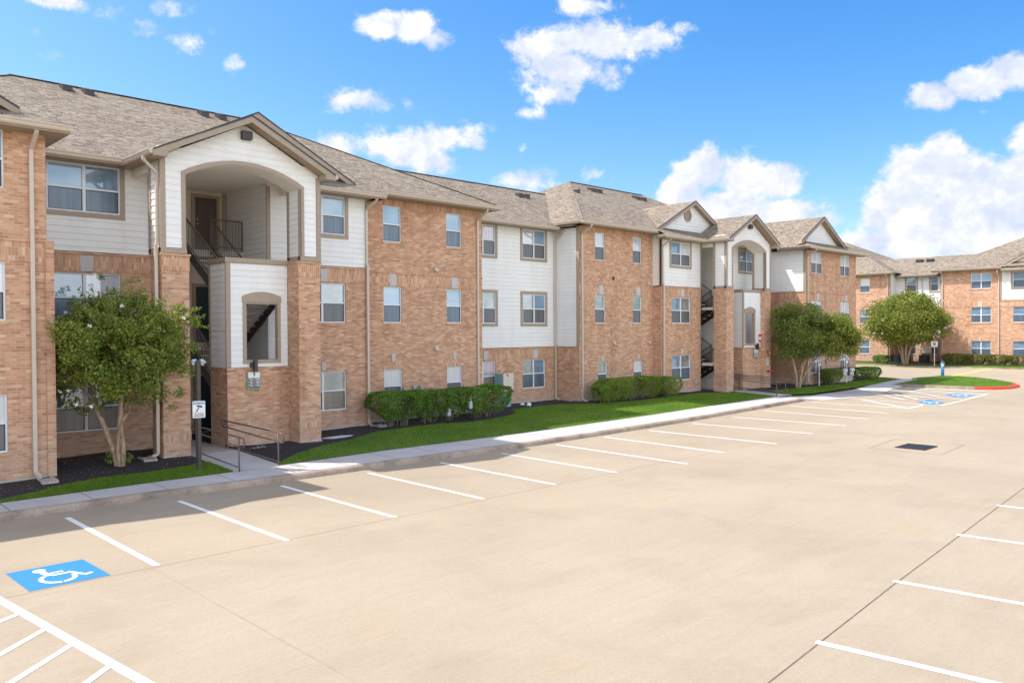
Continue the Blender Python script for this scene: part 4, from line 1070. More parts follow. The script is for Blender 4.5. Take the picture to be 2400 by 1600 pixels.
# passage and the apartment wall behind the tower
wall('u',H1,vH,30,-.1,8.3,[],'brick_wall',M['cream'],BL)
siding('v',28.4,0,8.3,rect(H1,40.0),BL)
siding('u',40.0,5.9,8.3,rect(vH,28.4),BL); wall('u',40.0,vH,28.4,-.1,5.9,[],'siding_wall',M['siding'],BL)
w3 = (41.95,43.62)
m = MB(); m.box(40.0,42.6,24.19,24.27,7.99,8.084); m.build('header_beam', M['ceil'], BL); siding('v',vH,FL,8.0,rect(40.0,43.9),BL,hs(*w3,[(Z3s,7.85)])); siding('v',24.75,FL,8.2,rect(43.9,46.06),BL)
window(BL,'v',vH,*w3,Z3s,7.85,True,True,up='g_dim',lo='screen2')
siding('v',vH,0,FL-.01,rect(40.0,43.9),BL); wall('v',24.75,43.9,46.06,-.1,FL-.01,[],'brick_wall',M['brick'],BL)
for zf in (3.0,6.0):
    m = MB(); m.box(37.96,39.98,26.6,28.3,zf-.16,zf); m.build('deck', M['tread'], BL)

for z0_ in (1.36, 4.36):
    m = MB(); m.box(38.0,39.98,23.5,24.2,z0_,z0_+.14); m.build('landing', M['tread'], BL)
flight(BL,38.0,38.95,26.6,6.0,24.2,4.5); flight(BL,39.0,39.95,26.6,3.0,24.2,4.5)
flight(BL,38.0,38.95,26.6,3.0,24.2,1.5); flight(BL,39.0,39.95,26.6,0.0,24.2,1.5)

# --- K : projecting bay at the right end
vK = 22.16; K0, K1 = 46.06, 53.13; kc = ((46.73,48.2),(50.78,52.2)); kh = []
for c in kc: kh += hs(*c,FZ)
wall('v',vK,K0,K1,-.1,8.0,kh,'brick_wall',M['brick'],BL); wall('u',K1,vK,38,-.1,8.0,[],'brick_wall',M['brick'],BL)
for i, c in enumerate(kc):
    window(BL,'v',vK,*c,Z3s,Z3t-.03,True,up='g_white',lo='screen2'); window(BL,'v',vK,*c,Z2s,Z2t,True,up='g_white',lo='screen2'); window(BL,'v',vK,*c,Z1s,Z1t,True,up='g_tree',lo='screen2',up2='g_pink')
    keystone(BL,'v',vK,sum(c)/2+.1,5.02,5.48,.34,.34)
band(BL,'v',vK,K0,K1,5.0,5.46,skip=((47.395,47.735),(51.42,51.76)))
m = MB(); m.box(K0,K1,vK-.014,vK,7.99,8.0); m.build('brick_band', M['soldier'], BL)
foot(BL,'v',vK,K0,K1,.02)
wall('u',K0,vK,24.75,-.1,FL-.06,[],'brick_wall',M['brick'],BL); siding('u',K0,FL,8.0,rect(vK+.16,24.75),BL); board(BL,'u',K0,vK,vK+.16,FL,8.05)
band(BL,'u',K0,vK,24.75,5.03,FL-.08)
eave(BL,'v',21.56,vK,45.40,53.65,8.15)
eave(BL,'u',45.40,K0,21.56,23.6,8.15); gutter(BL,'u',45.40,21.44,23.5,8.15)
downspout(BL,'v',vK,46.2,8.05,.05,over=.55)
wall('v',38.5,-1,53.1,-.1,8.2,[],'brick_wall',M['brick'],BL)
# roofs -----------------------------------------------------------------
def z1(v): return 8.12+.5*(v-23.43)
def zz2(v): return 8.09+.5*(v-23.6)
RV = 31.1
def P1(u, v): return (u, v, z1(v))
def P2(u, v): return (u, v, zz2(v))
el_ = -.7; er_ = 22.75; ze_ = z1(23.97)
roofpoly(BL, [[P1(el_,23.43),P1(16.75,23.43),P1(16.75,23.97),P1(er_,23.97),(15.62,RV,z1(RV)),(6.97,RV,z1(RV))],
              [P1(er_,23.97),(15.62,RV,z1(RV)),(er_,38.2,ze_)],
              [(el_,23.43,8.12),(6.97,RV,z1(RV)),(el_,38.77,8.12)],
              [(el_,38.77,8.12),(6.97,RV,z1(RV)),(15.62,RV,z1(RV)),(er_,38.77,8.12)]])
zf = 8.15+.5*(RV-25.62)
roofpoly(BL, [[(17.2,25.62,8.15),(34.4,25.62,8.15),(34.4,RV,zf),(17.2,RV,zf)], [(17.2,36.6,8.15),(34.4,36.6,8.15),(34.4,RV,zf),(17.2,RV,zf)]])
gl = 27.95; zg = zz2(24.06); gu = gl+(RV-24.06)
roofpoly(BL, [[P2(gl,24.06),P2(33.85,24.06),P2(33.85,23.6),P2(43.6,23.6),P2(43.6,24.15),P2(48.6,24.15),(42.0,RV,zz2(RV)),(gu,RV,zz2(RV))],
              [P2(gl,24.06),(gu,RV,zz2(RV)),(gl,38.1,zg)],
              [P2(48.6,24.15),(42.0,RV,zz2(RV)),(48.6,38.0,zz2(24.15))],
              [(gl,38.1,zg),(gu,RV,zz2(RV)),(42.0,RV,zz2(RV)),(48.6,38.1,zg)]])
# hip and ridge caps
def cap(pts, r=.09):
    m = MB()
    for a, b2 in zip(pts, pts[1:]): m.bar((a[0],a[1],a[2]+.002),(b2[0],b2[1],b2[2]+.002),.22,.014)
    m.build('ridge_cap', M['roof'], BL)
cap([(6.97,RV,z1(RV)),(15.62,RV,z1(RV)),P1(er_-.1,24.07)]); cap([(17,RV,zf),(33,RV,zf)]); cap([P2(gl+.1,24.16),(gu,RV,zz2(RV)),(42.0,RV,zz2(RV))]); cap([(6.97,RV,z1(RV)),P1(el_+.1,23.53)])
# K roof: hip bay with cross gable
kz = 8.15; ap = 10.16
gsl = (ap-kz)/(48.5-45.40)
roofpoly(BL, [[(45.40,21.56,kz),(45.40,27,kz),(48.5,29,ap),(48.5,22.15,ap),(45.95,22.15,kz+.3)],
              [(45.40,21.56,kz),(53.65,21.56,kz),(52.9,22.35,kz+.39),(46.1,22.35,kz+.39)],
              [(53.65,21.56,kz),(53.65,30,kz),(49.5,30,ap+.05),(49.5,25.6,ap+.05)],
              [(51.75,22.15,8.43),(48.5,22.15,ap),(48.5,27,ap),(51.75,27,8.43)]])
rake(BL, 22.13, [(45.55,8.50),(48.5,ap),(51.7,8.44)], wallv=22.5)
siding('v',22.5,8.3,9.95,lambda z: [(48.5-(9.98-z)*1.62,48.5+(9.98-z)*1.82)],BL)
# gables over D and H
def xgable(c, az, hw2, v, bz, back):
    rake(BL, v, [(c-hw2,bz),(c,az),(c+hw2,bz)], wallv=v+.3)
    roofpoly(BL, [[(c-hw2,v,bz),(c,v,az),(c,back,az),(c-hw2,v+.3,bz)], [(c+hw2,v,bz),(c,v,az),(c,back,az),(c+hw2,v+.3,bz)]])
    siding('v',v+.3,bz-.1,az-.18,lambda z: [(c-hw2*(az-.16-z)/(az-bz),c+hw2*(az-.16-z)/(az-bz))],BL)
xgable(12.32, 10.33, 3.65, 24.1, 8.47, 27.9)
xgable(37.75, 10.25, 3.45, 24.35, 8.49, 28.0)
m = MB(); c0 = (37.35, 9.45)
for i in range(24):
    a, b2 = 2*math.pi*i/24, 2*math.pi*(i+1)/24
    for r0, r1, y in ((.26,.34,24.58),):
        m.face((c0[0]+r0*math.cos(a),y,c0[1]+r0*math.sin(a)),(c0[0]+r0*math.cos(b2),y,c0[1]+r0*math.sin(b2)),(c0[0]+r1*math.cos(b2),y,c0[1]+r1*math.sin(b2)),(c0[0]+r1*math.cos(a),y,c0[1]+r1*math.sin(a)))
        m.face((c0[0]+r1*math.cos(a),y,c0[1]+r1*math.sin(a)),(c0[0]+r1*math.cos(b2),y,c0[1]+r1*math.sin(b2)),(c0[0]+r1*math.cos(b2),24.66,c0[1]+r1*math.sin(b2)),(c0[0]+r1*math.cos(a),24.66,c0[1]+r1*math.sin(a)))
for k in range(-4,5):
    z = c0[1]+k*.055; h3 = math.sqrt(max(.001,.26**2-(k*.055)**2)); m.box(c0[0]-h3,c0[0]+h3,24.59,24.62,z-.014,z+.014)
m.build('gable_vent', M['tan'], BL)
# attic vents on the roof
for (u, v, fn) in ((8.56,30.55,z1),(9.24,30.5,z1),(13.29,30.45,z1),(13.98,30.42,z1),(35.7,29.96,zz2),(36.25,29.96,zz2),(39.83,29.94,zz2),(40.43,29.9,zz2)):
    m = MB(); z = fn(v); s = .15
    m.face((u-s,v-.24,z-.10),(u+s,v-.24,z-.10),(u+s,v-.24,z+.09),(u-s,v-.24,z+.09)); m.mi = 1
    m.face((u-s-.02,v-.27,z+.07),(u+s+.02,v-.27,z+.07),(u+s+.02,v+.2,z+.22),(u-s-.02,v+.2,z+.22)); m.mi = 0
    m.face((u-s,v-.24,z-.10),(u-s,v-.24,z+.09),(u-s,v+.2,z+.20),(u-s,v+.2,z+.1)); m.face((u+s,v-.24,z-.10),(u+s,v-.24,z+.09),(u+s,v+.2,z+.20),(u+s,v+.2,z+.1))
    m.build('roof_vent', [M['dark'], M['roof']], BL)
for u, v, fz in ((26.37,26.5,None),(26.85,26.48,None),(33.3,29.0,1)):
    m = MB(); z = (8.15+.5*(v+2-25.62)) if fz is None else zz2(v); v2 = v+2 if fz is None else v
    z = (8.15+.5*(29.9-25.62)) if fz is None else zz2(v); v2 = 29.9 if fz is None else v; uu = u+3.4 if fz is None else u
    s = .15 if fz is None else .07
    m.box(uu-s,uu+s,v2-.2,v2+.12,z-.08,z+.14); m.build('roof_vent', M['dark'], BL)

# ================================================================ far building
FB = empty('apartment_building', (0,0,0), label='sunlit brick apartment building across the lot, behind the round bushy tree', cat='building')
uF = 74.0
fw = ((19.37,20.79),); fzz = [(6.37+.12,7.76),(3.70,4.97),(.98,2.2)]
h = hs(19.87,21.37,fzz)
wall('u',uF,19.2,23.71,.2,8.2,h,'brick_wall',M['brick'],FB)
for i,(z0,z1_) in enumerate(fzz): window(FB,'u',uF,19.87,21.37,z0,z1_,True,up='g_dim' if i else 'g_blind',lo='screen')
band(FB,'u',uF,19.2,23.71,4.99,5.42,skip=((20.5,20.86),),ledge=False); keystone(FB,'u',uF,20.68,5.0,5.42,.34,.34); keystone(FB,'u',uF,20.68,2.22,2.46,.14,.2)
h = hs(29.61,30.5,fzz)
wall('u',uF,27.87,40,.2,8.2,h,'brick_wall',M['brick'],FB)
for z0,z1_ in fzz: window(FB,'u',uF,29.61,30.5,z0,z1_,up='g_white' if z0 > 4 else 'g_dim',lo='screen')
band(FB,'u',uF,27.87,40,4.99,5.42,ledge=False)
h = hs(16.4,18.33,fzz)
wall('u',uF,4,19.2,.2,5.5,h+hs(8,9.8,fzz),'brick_wall',M['brick'],FB)
siding('u',uF,5.56,8.0,rect(4,19.12),FB,hs(16.4,18.33,fzz[:1])+hs(8,9.8,fzz[:1]))
for z0,z1_ in fzz:
    window(FB,'u',uF,16.4,18.33,z0,z1_,True,z0 > 6,up='g_dim',lo='screen'); window(FB,'u',uF,8,9.8,z0,z1_,True,z0 > 6,up='g_dim',lo='screen')
band(FB,'u',uF,4,19.2,4.99,5.42,skip=((17.1,17.4),)); board(FB,'u',uF,19.1,19.22,5.5,8.0)
# recessed link with siding
uR = 75.5
h = hs(26.16,26.99,fzz)+hs(24.40,24.98,fzz)
wall('u',uR,23.71,27.87,.2,2.5,h,'brick_wall',M['brick'],FB)
siding('u',uR,2.56,8.0,rect(23.71,27.87),FB,[x for x in h if x[2] > 3])
for z0,z1_ in fzz:
    window(FB,'u',uR,26.16,26.99,z0,z1_,False,z0 > 3,up='g_dim',lo='screen2'); window(FB,'u',uR,24.2,24.98,z0,z1_,False,z0 > 3,up='g_dim',lo='screen')
siding('v',27.87,2.56,8.2,rect(74.12,uR),FB); wall('v',27.87,74,uR,.2,2.5,[],'brick_wall',M['brick'],FB)
board(FB,'v',27.87,74.0,74.12,2.5,8.2); wall('v',23.71,74,uR,.2,8.2,[],'brick_wall',M['brick'],FB)
for e, w, a0, a1, z in ((73.5,74.0,19.0,24.3,8.17),(73.45,74.0,27.4,40,8.2),(73.3,74.0,4,18.99,7.95),(74.95,75.5,24.3,27.5,7.93)):
    m = MB(); bx(m,'u',e,a0,a1,0,w-e,z-.17,z-.155); m.build('soffit', M['soffit'], FB)
    m = MB(); bx(m,'u',e,a0,a1,.002,.02,z-.155,z-.02); m.build('fascia', M['tan'], FB); gutter(FB,'u',e,a0,a1,z)
for pos, a, zt_ in ((74,28.05,8.1),(74,23.55,8.1),(74,19.32,7.9),(75.5,25.68,7.85)): downspout(FB,'u',pos,a,zt_,.4)
q = lambda u, v, u0=73.5, z0=8.17: (u, v, z0+.5*(u-u0))
# link roof
roofpoly(FB, [[(74.95,18,7.93),(74.95,33,7.93),(78.5,33,9.72),(78.5,18,9.72)], [(78.5,18,9.72),(78.5,33,9.72),(84,33,7),(84,18,7)]])
# right block
roofpoly(FB, [[q(73.5,24.3),q(81.2,16.6),q(81.2,4),q(73.5,4)], [q(73.5,24.3),q(81.2,16.6),(89,24.3,8.17)], [q(81.2,16.6),q(81.2,4),(89,4,8.17),(89,24.3,8.17)]])
# left block
roofpoly(FB, [[q(73.45,27.4),q(81.2,35.15),q(81.2,44),q(73.45,44)], [q(73.45,27.4),q(81.2,35.15),(89,27.4,8.2)], [q(81.2,35.15),q(81.2,44),(89,44,8.2),(89,27.4,8.2)]])
# small cross gable at the right edge
m = MB()
gpt = [(18.95,8.36),(15.4,10.3),(11.9,8.36)]
for (a, za),(b2, zb) in zip(gpt, gpt[1:]):
    m.face((73.9,a,za-.03),(73.9,b2,zb-.03),(73.9,b2,zb-.22),(73.9,a,za-.22)); m.face((73.9,a,za-.22),(73.9,b2,zb-.22),(74.3,b2,zb-.22),(74.3,a,za-.22))
m.build('rake_board', M['tan'], FB)
roofpoly(FB, [[(73.88,18.95,8.36),(73.88,15.4,10.3),(78,15.4,10.3),(74.2,18.95,8.4)], [(73.88,11.9,8.36),(73.88,15.4,10.3),(78,15.4,10.3),(74.2,11.9,8.4)]])
roofpoly(FB, [[(73.3,4,7.95),(73.3,19.0,7.95),(74.1,19.0,8.35),(74.1,4,8.35)]])
siding('u',74.25,8.2,10.1,lambda z: [(15.4-(10.12-z)*1.85,15.4+(10.12-z)*1.85)],FB)
for u, v, off_ in ((77.6,26.6,0),(77.6,25.7,0),(77.7,19.5,.0)):
    m = MB(); z = 7.93+.5*(u-74.95)+(.55 if v < 20 else 0); m.box(u-.2,u+.2,v-.28,v+.28,z-.05,z+.2); m.build('roof_vent', M['black'], FB)
m = MB(); m.box(82,100,20,44,0,8); m.build('rear_wall', M['brick'], FB) if False else None

# ================================================================ vegetation
def leafcloud(name, C, Rad, n, size, mat, parent, squash=None, seedv=0, shell=.35, droop=.0, aspect=.55, per=1.0):
    """leaf quads in many puffs; C: (k,3) puff centres, Rad: (k,) radii"""
    C = np.asarray(C, float); Rad = np.asarray(Rad, float)
    w = Rad**2; idx = rng.choice(len(C), n, p=w/w.sum())
    d = unit(rng.normal(size=(n,3))); r = (shell+(1-shell)*rng.random(n)**.5)
    P = C[idx]+d*(Rad[idx]*r)[:,None]*np.array([1,1,.8])
    Nn = unit(d*.7+rng.normal(size=(n,3))*.8+np.array([0,0,.35])); T = unit(np.cross(Nn, rng.normal(size=(n,3))))
    s = rng.uniform(.7,1.3,n)*size
    return quads(name, P, Nn, T, s*aspect, s, mat, parent)
def limb(m, pts, r0, r1, seg=8):
    # smooth a polyline, add slight wander
    P = [Vector(p) for p in pts]; out = []
    for i in range(len(P)-1):
        for k in range(4):
            t = k/4; a = P[max(i-1,0)]; b2 = P[i]; c = P[i+1]; d = P[min(i+2,len(P)-1)]
            out.append(.5*((2*b2)+(-a+c)*t+(2*a-5*b2+4*c-d)*t*t+(-a+3*b2-3*c+d)*t**3)+Vector((random.uniform(-1,1),random.uniform(-1,1),0))*.012)
    out.append(P[-1]); m.tube(out, r0, seg, r1)
def puffs(c, rx, ry, rz, n, r, flat_bottom=None, seed=1):
    rs = np.random.default_rng(seed); out = []
    while len(out) < n:
        d = rs.normal(size=3); d /= np.linalg.norm(d); k = rs.random()**.38
        p = np.array(c)+d*k*np.array([rx,ry,rz])
        if flat_bottom is not None and p[2] < flat_bottom: p[2] = flat_bottom+rs.random()*.25
        out.append(p)
    return np.array(out), rs.uniform(.6,1.25,n)*r
RGT = np.array([.715,-.699,0]); AWY = np.array([.699,.715,0])
# near crape myrtle
T1 = empty('crape_myrtle', (7.18,21.53,0), label='leafy tree with white blossoms in dark mulch, between the left bay and near tower', cat='tree', group='crape myrtle trees')
b0 = np.array([7.18,21.53,0.0])
def rel(r, a, z): return tuple(RGT*r+AWY*a+np.array([0,0,z]))
m = MB()
limb(m, [rel(0,0,-.1),rel(-.02,0,.4),rel(.0,.02,1.0),rel(.02,0,1.5),rel(-.1,.1,2.2),rel(-.15,.1,3.4)], .105, .03)
limb(m, [rel(-.06,0,-.1),rel(-.22,0,.5),rel(-.42,0,1.05),rel(-.62,0,1.55),rel(-.8,.1,2.6),rel(-1.0,.1,3.3)], .085, .02)
limb(m, [rel(.02,0,1.1),rel(.2,.05,1.35),rel(.42,.1,1.9),rel(.9,.1,2.8),rel(1.2,.1,3.6)], .05, .015)
limb(m, [rel(.06,-.02,-.1),rel(.12,-.1,.5),rel(.1,-.2,1.2),rel(.3,-.4,2.2),rel(.5,-.5,3.2)], .07, .02)
limb(m, [rel(-.1,.1,2.2),rel(.2,.2,3.2),rel(.1,.2,4.2)], .035, .01)
limb(m, [rel(-.6,0,1.6),rel(-1.0,-.2,2.1),rel(-1.6,-.2,2.6)], .035, .01)
m.build('trunk', M['bark'], T1, True)
pc, pr = puffs(rel(-.0,-.1,2.98), 1.6,1.6,1.22, 165, .38, 1.72, 3)
extra = []; er2 = []
for r, a, z, s in ((-1.75,0,2.35,.26),(-1.55,.1,3.4,.26),(-1.2,0,3.75,.3),(.1,.1,4.15,.3),(-.25,.1,4.35,.2),(.2,0,4.55,.17),(.45,0,4.7,.14),(-.45,0,4.75,.12),(1.3,0,3.85,.32),(1.6,0,3.75,.25),(1.9,0,3.6,.2),(1.55,0,4.0,.17),(1.75,-.1,2.4,.26),(1.5,0,1.85,.2),(1.3,0,1.45,.12),(-1.5,0,1.95,.22),(-1.2,0,1.6,.26),(-.9,0,1.4,.2),(-.5,0,1.6,.3),(0.6,0,1.65,.3),(1.0,0,1.8,.32),(.1,0,1.7,.28),(-1.95,0,2.85,.14),(1.85,0,3.0,.2),(.85,0,4.05,.28),(-.75,0,4.1,.25),(1.2,.1,3.3,.4),(1.35,.1,2.7,.4)):
    extra.append(rel(r,a,z)); er2.append(s)
pc = np.vstack([pc, np.array(extra)]); pr = np.concatenate([pr, er2])
leafcloud('crown', pc, pr, 42000, .074, M['leaf1'], T1, shell=.1, aspect=.6)
# arching shoots beyond the crown
m = MB(); sc = []; 
for i in range(120):
    a = random.uniform(0, math.pi*2); e = random.uniform(-.6,1.3)
    d = np.array(rel(math.cos(a)*math.cos(e), math.sin(a)*math.cos(e), math.sin(e))); p0 = np.array(rel(0,0,3.0))+d*np.array([1.3,1.3,1.05]); p1 = p0+d*random.uniform(.3,.62)+np.array([0,0,random.uniform(-.12,.1)])
    m.tube([tuple(p0), tuple((p0+p1)/2+np.array([0,0,.04])), tuple(p1)], .006, 4, .003)
    for k in range(9):
        sc.append(p0+(p1-p0)*k/8)
for r, z, r2, z2 in ((1.5,3.7,2.15,3.75),(1.5,3.55,2.2,3.5),(1.6,3.9,2.05,3.95),(-1.6,2.45,-2.15,2.6),(-1.5,1.8,-1.9,1.75)):
    p0 = np.array(rel(r,0,z)); p1 = np.array(rel(r2,0,z2)); m.tube([tuple(p0), tuple(p1)], .007, 4, .003)
    for k in range(12): sc.append(p0+(p1-p0)*k/11)
m.build('twigs', M['bark'], T1)
sc = np.array(sc); leafcloud('shoots', sc, np.full(len(sc), .07), len(sc)*7, .065, M['leaf1'], T1, shell=.2, aspect=.6)
fl = np.array([rel(-.05,-1.3,3.52),rel(-.85,-.9,3.85),rel(-.95,-1.0,1.95),rel(-.72,-1.05,1.98),rel(1.72,-.2,3.72),rel(-.45,-.3,4.8),rel(-.1,-1.2,1.6),rel(-.5,-1.1,1.65),rel(.6,-1.1,4.0)])
leafcloud('blossom', fl, np.full(len(fl), .055), 230, .038, M['flower'], T1, shell=.1, aspect=.9)
su = np.array([rel(-.22,-.1,.15),rel(-.2,-.1,.3),rel(.2,-.1,.12),rel(.26,-.1,.25)]); leafcloud('basal_shoots', su, np.full(4,.12), 260, .05, M['leaf2'], T1)

def crape(loc, label, H, base_z, cr, cz, rz, rx, n, size, mat, nst, seed, tr_r, flowers=0, offr=0.0, offa=0.0, flat_b=None, pufr=.5, np_=110, lobe=None):
    t = empty('crape_myrtle', loc, label=label, cat='tree', group='crape myrtle trees')
    rs = random.Random(seed); m = MB()
    for i in range(nst):
        a = 2*math.pi*i/nst+rs.uniform(-.3,.3); k = rs.uniform(.2,.3)*rx
        ex = np.array([math.cos(a), math.sin(a), 0]); o = RGT*offr+AWY*offa
        pts = [tuple(ex*.04*rx+np.array([0,0,-.1])), tuple(ex*.11*rx+o*.1+np.array([0,0,cz*.28])), tuple(ex*k+o*.35+np.array([0,0,cz*.55])), tuple(ex*rx*.45+o*.8+np.array([0,0,cz*.95])), tuple(ex*rx*.65+o+np.array([0,0,cz*1.2]))]
        limb(m, pts, tr_r, .02, 7)
        limb(m, [pts[2], tuple(np.array(pts[2])*.5+np.array(pts[3])*.5+np.array([.3*math.sin(a),.3,.25])), tuple(ex*rx*.2+o+np.array([0,0,cz*1.25]))], tr_r*.5, .02, 6)
    m.build('trunk', M['bark'], t, True)
    c = RGT*offr+AWY*offa+np.array([0,0,cz])
    pc, pr = puffs(tuple(c), rx-pufr*.6, rx-pufr*.6, rz-pufr*.5, np_, pufr, flat_b, seed)
    if lobe is not None:
        lr, la, lz, lrx, lrz, ln, lmat = lobe
        limb(mm2 := MB(), [tuple(np.array([0.05,0,.0])), tuple(RGT*lr*.35+np.array([0,0,cz*.4])), tuple(RGT*lr*.8+AWY*la*.5+np.array([0,0,lz*.8])), tuple(RGT*lr+AWY*la+np.array([0,0,lz]))], tr_r*.8, .02, 7); mm2.build('trunk', M['bark'], t, True)
        qc, qr = puffs(tuple(RGT*lr+AWY*la+np.array([0,0,lz])), lrx-.3, lrx-.3, lrz-.25, 70, pufr*.85, flat_b, seed+5)
        leafcloud('crown', qc, qr, ln, size, lmat, t, shell=.15)
    leafcloud('crown', pc, pr, n, size, mat, t, shell=.15)
    if flowers:
        d = unit(rng.normal(size=(flowers,3))); P = c+d*np.array([rx,rx,rz])*.98; P[:,2] = np.maximum(P[:,2], (flat_b or 0)+.1)
        leafcloud('blossom', P, np.full(flowers,.10), flowers*26, .07, M['flowerp'], t, shell=.1, aspect=.9)
    return t
crape((43.5,21.4,0), 'dense green tree between the far entry rails and the right end of the long building', 5, 0, 0, 3.2, 1.85, 1.85, 32000, .11, M['leaf2'], 4, 21, .075, 0, .0, 0, 1.6, .6, 100, (2.05,-.35,2.95,1.45,1.45,19000,M['leaf3']))  # right lobe gets yellower leaves, its sunlit look put into the colour
crape((71.0,25.5,.3), 'largest olive green round-topped tree across the lot, before the sunlit building', 6.6, .3, 0, 3.75, 2.45, 3.75, 60000, .16, M['leaf3'], 7, 8, .07, 24, 0, 0, 1.95, .95, 170)

def shrub(loc, rx, ry, z0, z1_, n, size, mat, label, group, boxy=.5, taper=.55, seed=1, stems=True, name='shrub', rot=0.0):
    """clipped shrub: flat-topped leafy mass on visible twiggy stems"""
    t = empty(name, loc, label=label, cat='shrub', group=group) if group else empty(name, loc, label=label, cat='shrub')
    rs = np.random.default_rng(seed); h = z1_-z0
    k = n; th = rs.uniform(0, 2*np.pi, k); zz = z0+h*rs.random(k)**.75
    f = (zz-z0)/h; w = taper+(1-taper)*np.minimum(1, f*1.8); w = np.where(f > .85, w*(1-.12*(f-.85)/.15), w)
    e = 2+boxy*4; cx = np.sign(np.cos(th))*np.abs(np.cos(th))**(2/e); sy = np.sign(np.sin(th))*np.abs(np.sin(th))**(2/e)
    inner = rs.random(k) < .30; rr = np.where(inner, rs.random(k)**.5, 1+rs.normal(0,.035,k))
    bump = 1+.06*np.sin(th*5+seed)+.05*np.sin(zz*9+th*3)
    x = cx*rx*w*rr*bump; y = sy*ry*w*rr*bump
    # flat top layer
    kt = int(k*.45); th2 = rs.uniform(0,2*np.pi,kt); r2 = rs.random(kt)**.5
    c2 = np.sign(np.cos(th2))*np.abs(np.cos(th2))**(2/e); s2 = np.sign(np.sin(th2))*np.abs(np.sin(th2))**(2/e)
    xt = c2*rx*r2*.97; yt = s2*ry*r2*.97; zt_ = z1_+rs.normal(0,.022,kt)-.10*r2**6+.03*np.sin(xt*4+seed)
    P = np.stack([np.concatenate([x,xt]), np.concatenate([y,yt]), np.concatenate([zz,zt_])], 1)
    if rot: c_, s_ = math.cos(rot), math.sin(rot); P = P@np.array([[c_,s_,0],[-s_,c_,0],[0,0,1]])
    out = unit(P-np.array([0,0,z0+h*.4])); n_ = len(P); Nn = unit(out*.8+rs.normal(size=(n_,3))*.7); T = unit(np.cross(Nn, rs.normal(size=(n_,3))))
    s = rs.uniform(.7,1.35,n_)*size; quads('foliage', P, Nn, T, s*.62, s, mat, t)
    if stems:
        m = MB()
        for i in range(int(9*rx*2)+5):
            bx_ = rs.uniform(-.45,.45)*rx; by = rs.uniform(-.3,.3)*ry; tx = bx_*2.0; ty = by*2.4
            m.tube([(bx_,by,-.08),(bx_*1.3,by*1.3,h*.3),(tx,ty,z0+h*.55)], .014, 5, .006)
        m.build('stems', M['twig'], t)
    return t
G1 = 'clipped shrubs in front of the brick wall with the single windows'
shrub((16.95,23.15,0), 1.02,.62, .22,1.19, 9000,.052, M['hedge'], 'broad clipped dark green shrub at the left end of the nearer row', G1, .6,.38,3)
shrub((18.45,23.3,0), .62,.55, .12,1.17, 5500,.052, M['hedge'], 'narrow clipped shrub, second from left in the nearer row', G1, .6,.45,4)
shrub((19.4,23.2,0), .52,.55, .12,1.16, 5200,.052, M['hedge'], 'narrow clipped shrub, third in the nearer row, between the two pipe risers', G1, .6,.45,5)
shrub((21.0,23.15,0), 1.12,.66, .15,1.17, 9500,.052, M['hedge'], 'wide clipped shrub at the right end of the nearer row, beside the teal pedestal', G1, .6,.6,6)
G2 = 'clipped shrubs under the narrow windows'
shrub((28.95,23.55,0), .52,.5, .05,.78, 3800,.05, M['hedge2'], 'small low clipped shrub at the left end of the farther row, next to a downspout', G2, .5,.75,7)
shrub((31.1,23.75,0), 2.05,.62, .05,1.02, 14000,.05, M['hedge2'], 'long clipped light green hedge block in the farther row', G2, .6,.8,8)
shrub((34.0,23.55,0), .72,.6, .0,.93, 4800,.05, M['hedge2'], 'rounded loose shrub at the right end of the farther clipped row', G2, .1,.6,9)
shrub((47.6,21.35,0), .75,.55, .05,.85, 4200,.06, M['leaf2'], 'dull green shrub hiding the left end of the air conditioner below the gabled end bay', None, .4,.6,10)
shrub((53.3,21.5,-.05), .82,.7, .1,.82, 5200,.06, M['hedge'], 'dark round clipped shrub alone on the lawn, just right of the long building', None, .5,.75,11)
shrub((72.2,27.85,.3), .55,.65, .05,.62, 2600,.07, M['hedge'], 'small dark clipped shrub left of the big tree across the lot', None, .5,.8,12)
for i, (v, lab) in enumerate(((22.1,'leftmost yellow-topped shrub of the low row along the far building'),(20.6,'second yellow-topped shrub of the low row, before the double windows'),(19.0,'third yellow-topped shrub of the low row, near the downspout of the far building'),(17.4,'fourth yellow-topped shrub of the low row, at the right photo edge'))):
    shrub((72.3,v,.33), .55,.9, .05,.78, 3600,.085, M['hedge3'], lab, 'low yellow-topped shrubs along the far building', .6,.6,20+i)

# ================================================================ street furniture
def text(name, s, size, loc, xdir, mat, parent, align='CENTER', extrude=.001, zoff=0, bold=0.0, sx=1.0):
    c = bpy.data.curves.new(name, 'FONT'); c.body = s; c.size = size; c.align_x = align; c.align_y = 'CENTER'; c.extrude = extrude; c.offset = bold
    o = bpy.data.objects.new(name, c); COL.objects.link(o)
    xd = Vector(xdir).normalized(); up = Vector((0,0,1)); zd = xd.cross(up)
    o.matrix_world = Matrix((xd*sx, up, zd)).transposed().to_4x4(); o.matrix_world.translation = Vector(loc)
    dg = bpy.context.evaluated_depsgraph_get(); dg.update()
    me = bpy.data.meshes.new_from_object(o.evaluated_get(dg)); me.transform(o.matrix_world)
    if parent: me.transform(Matrix.Translation(-Vector(parent.location)))
    COL.objects.unlink(o); bpy.data.objects.remove(o); me.materials.clear(); me.materials.append(mat)
    return link(bpy.data.objects.new(name, me), parent)
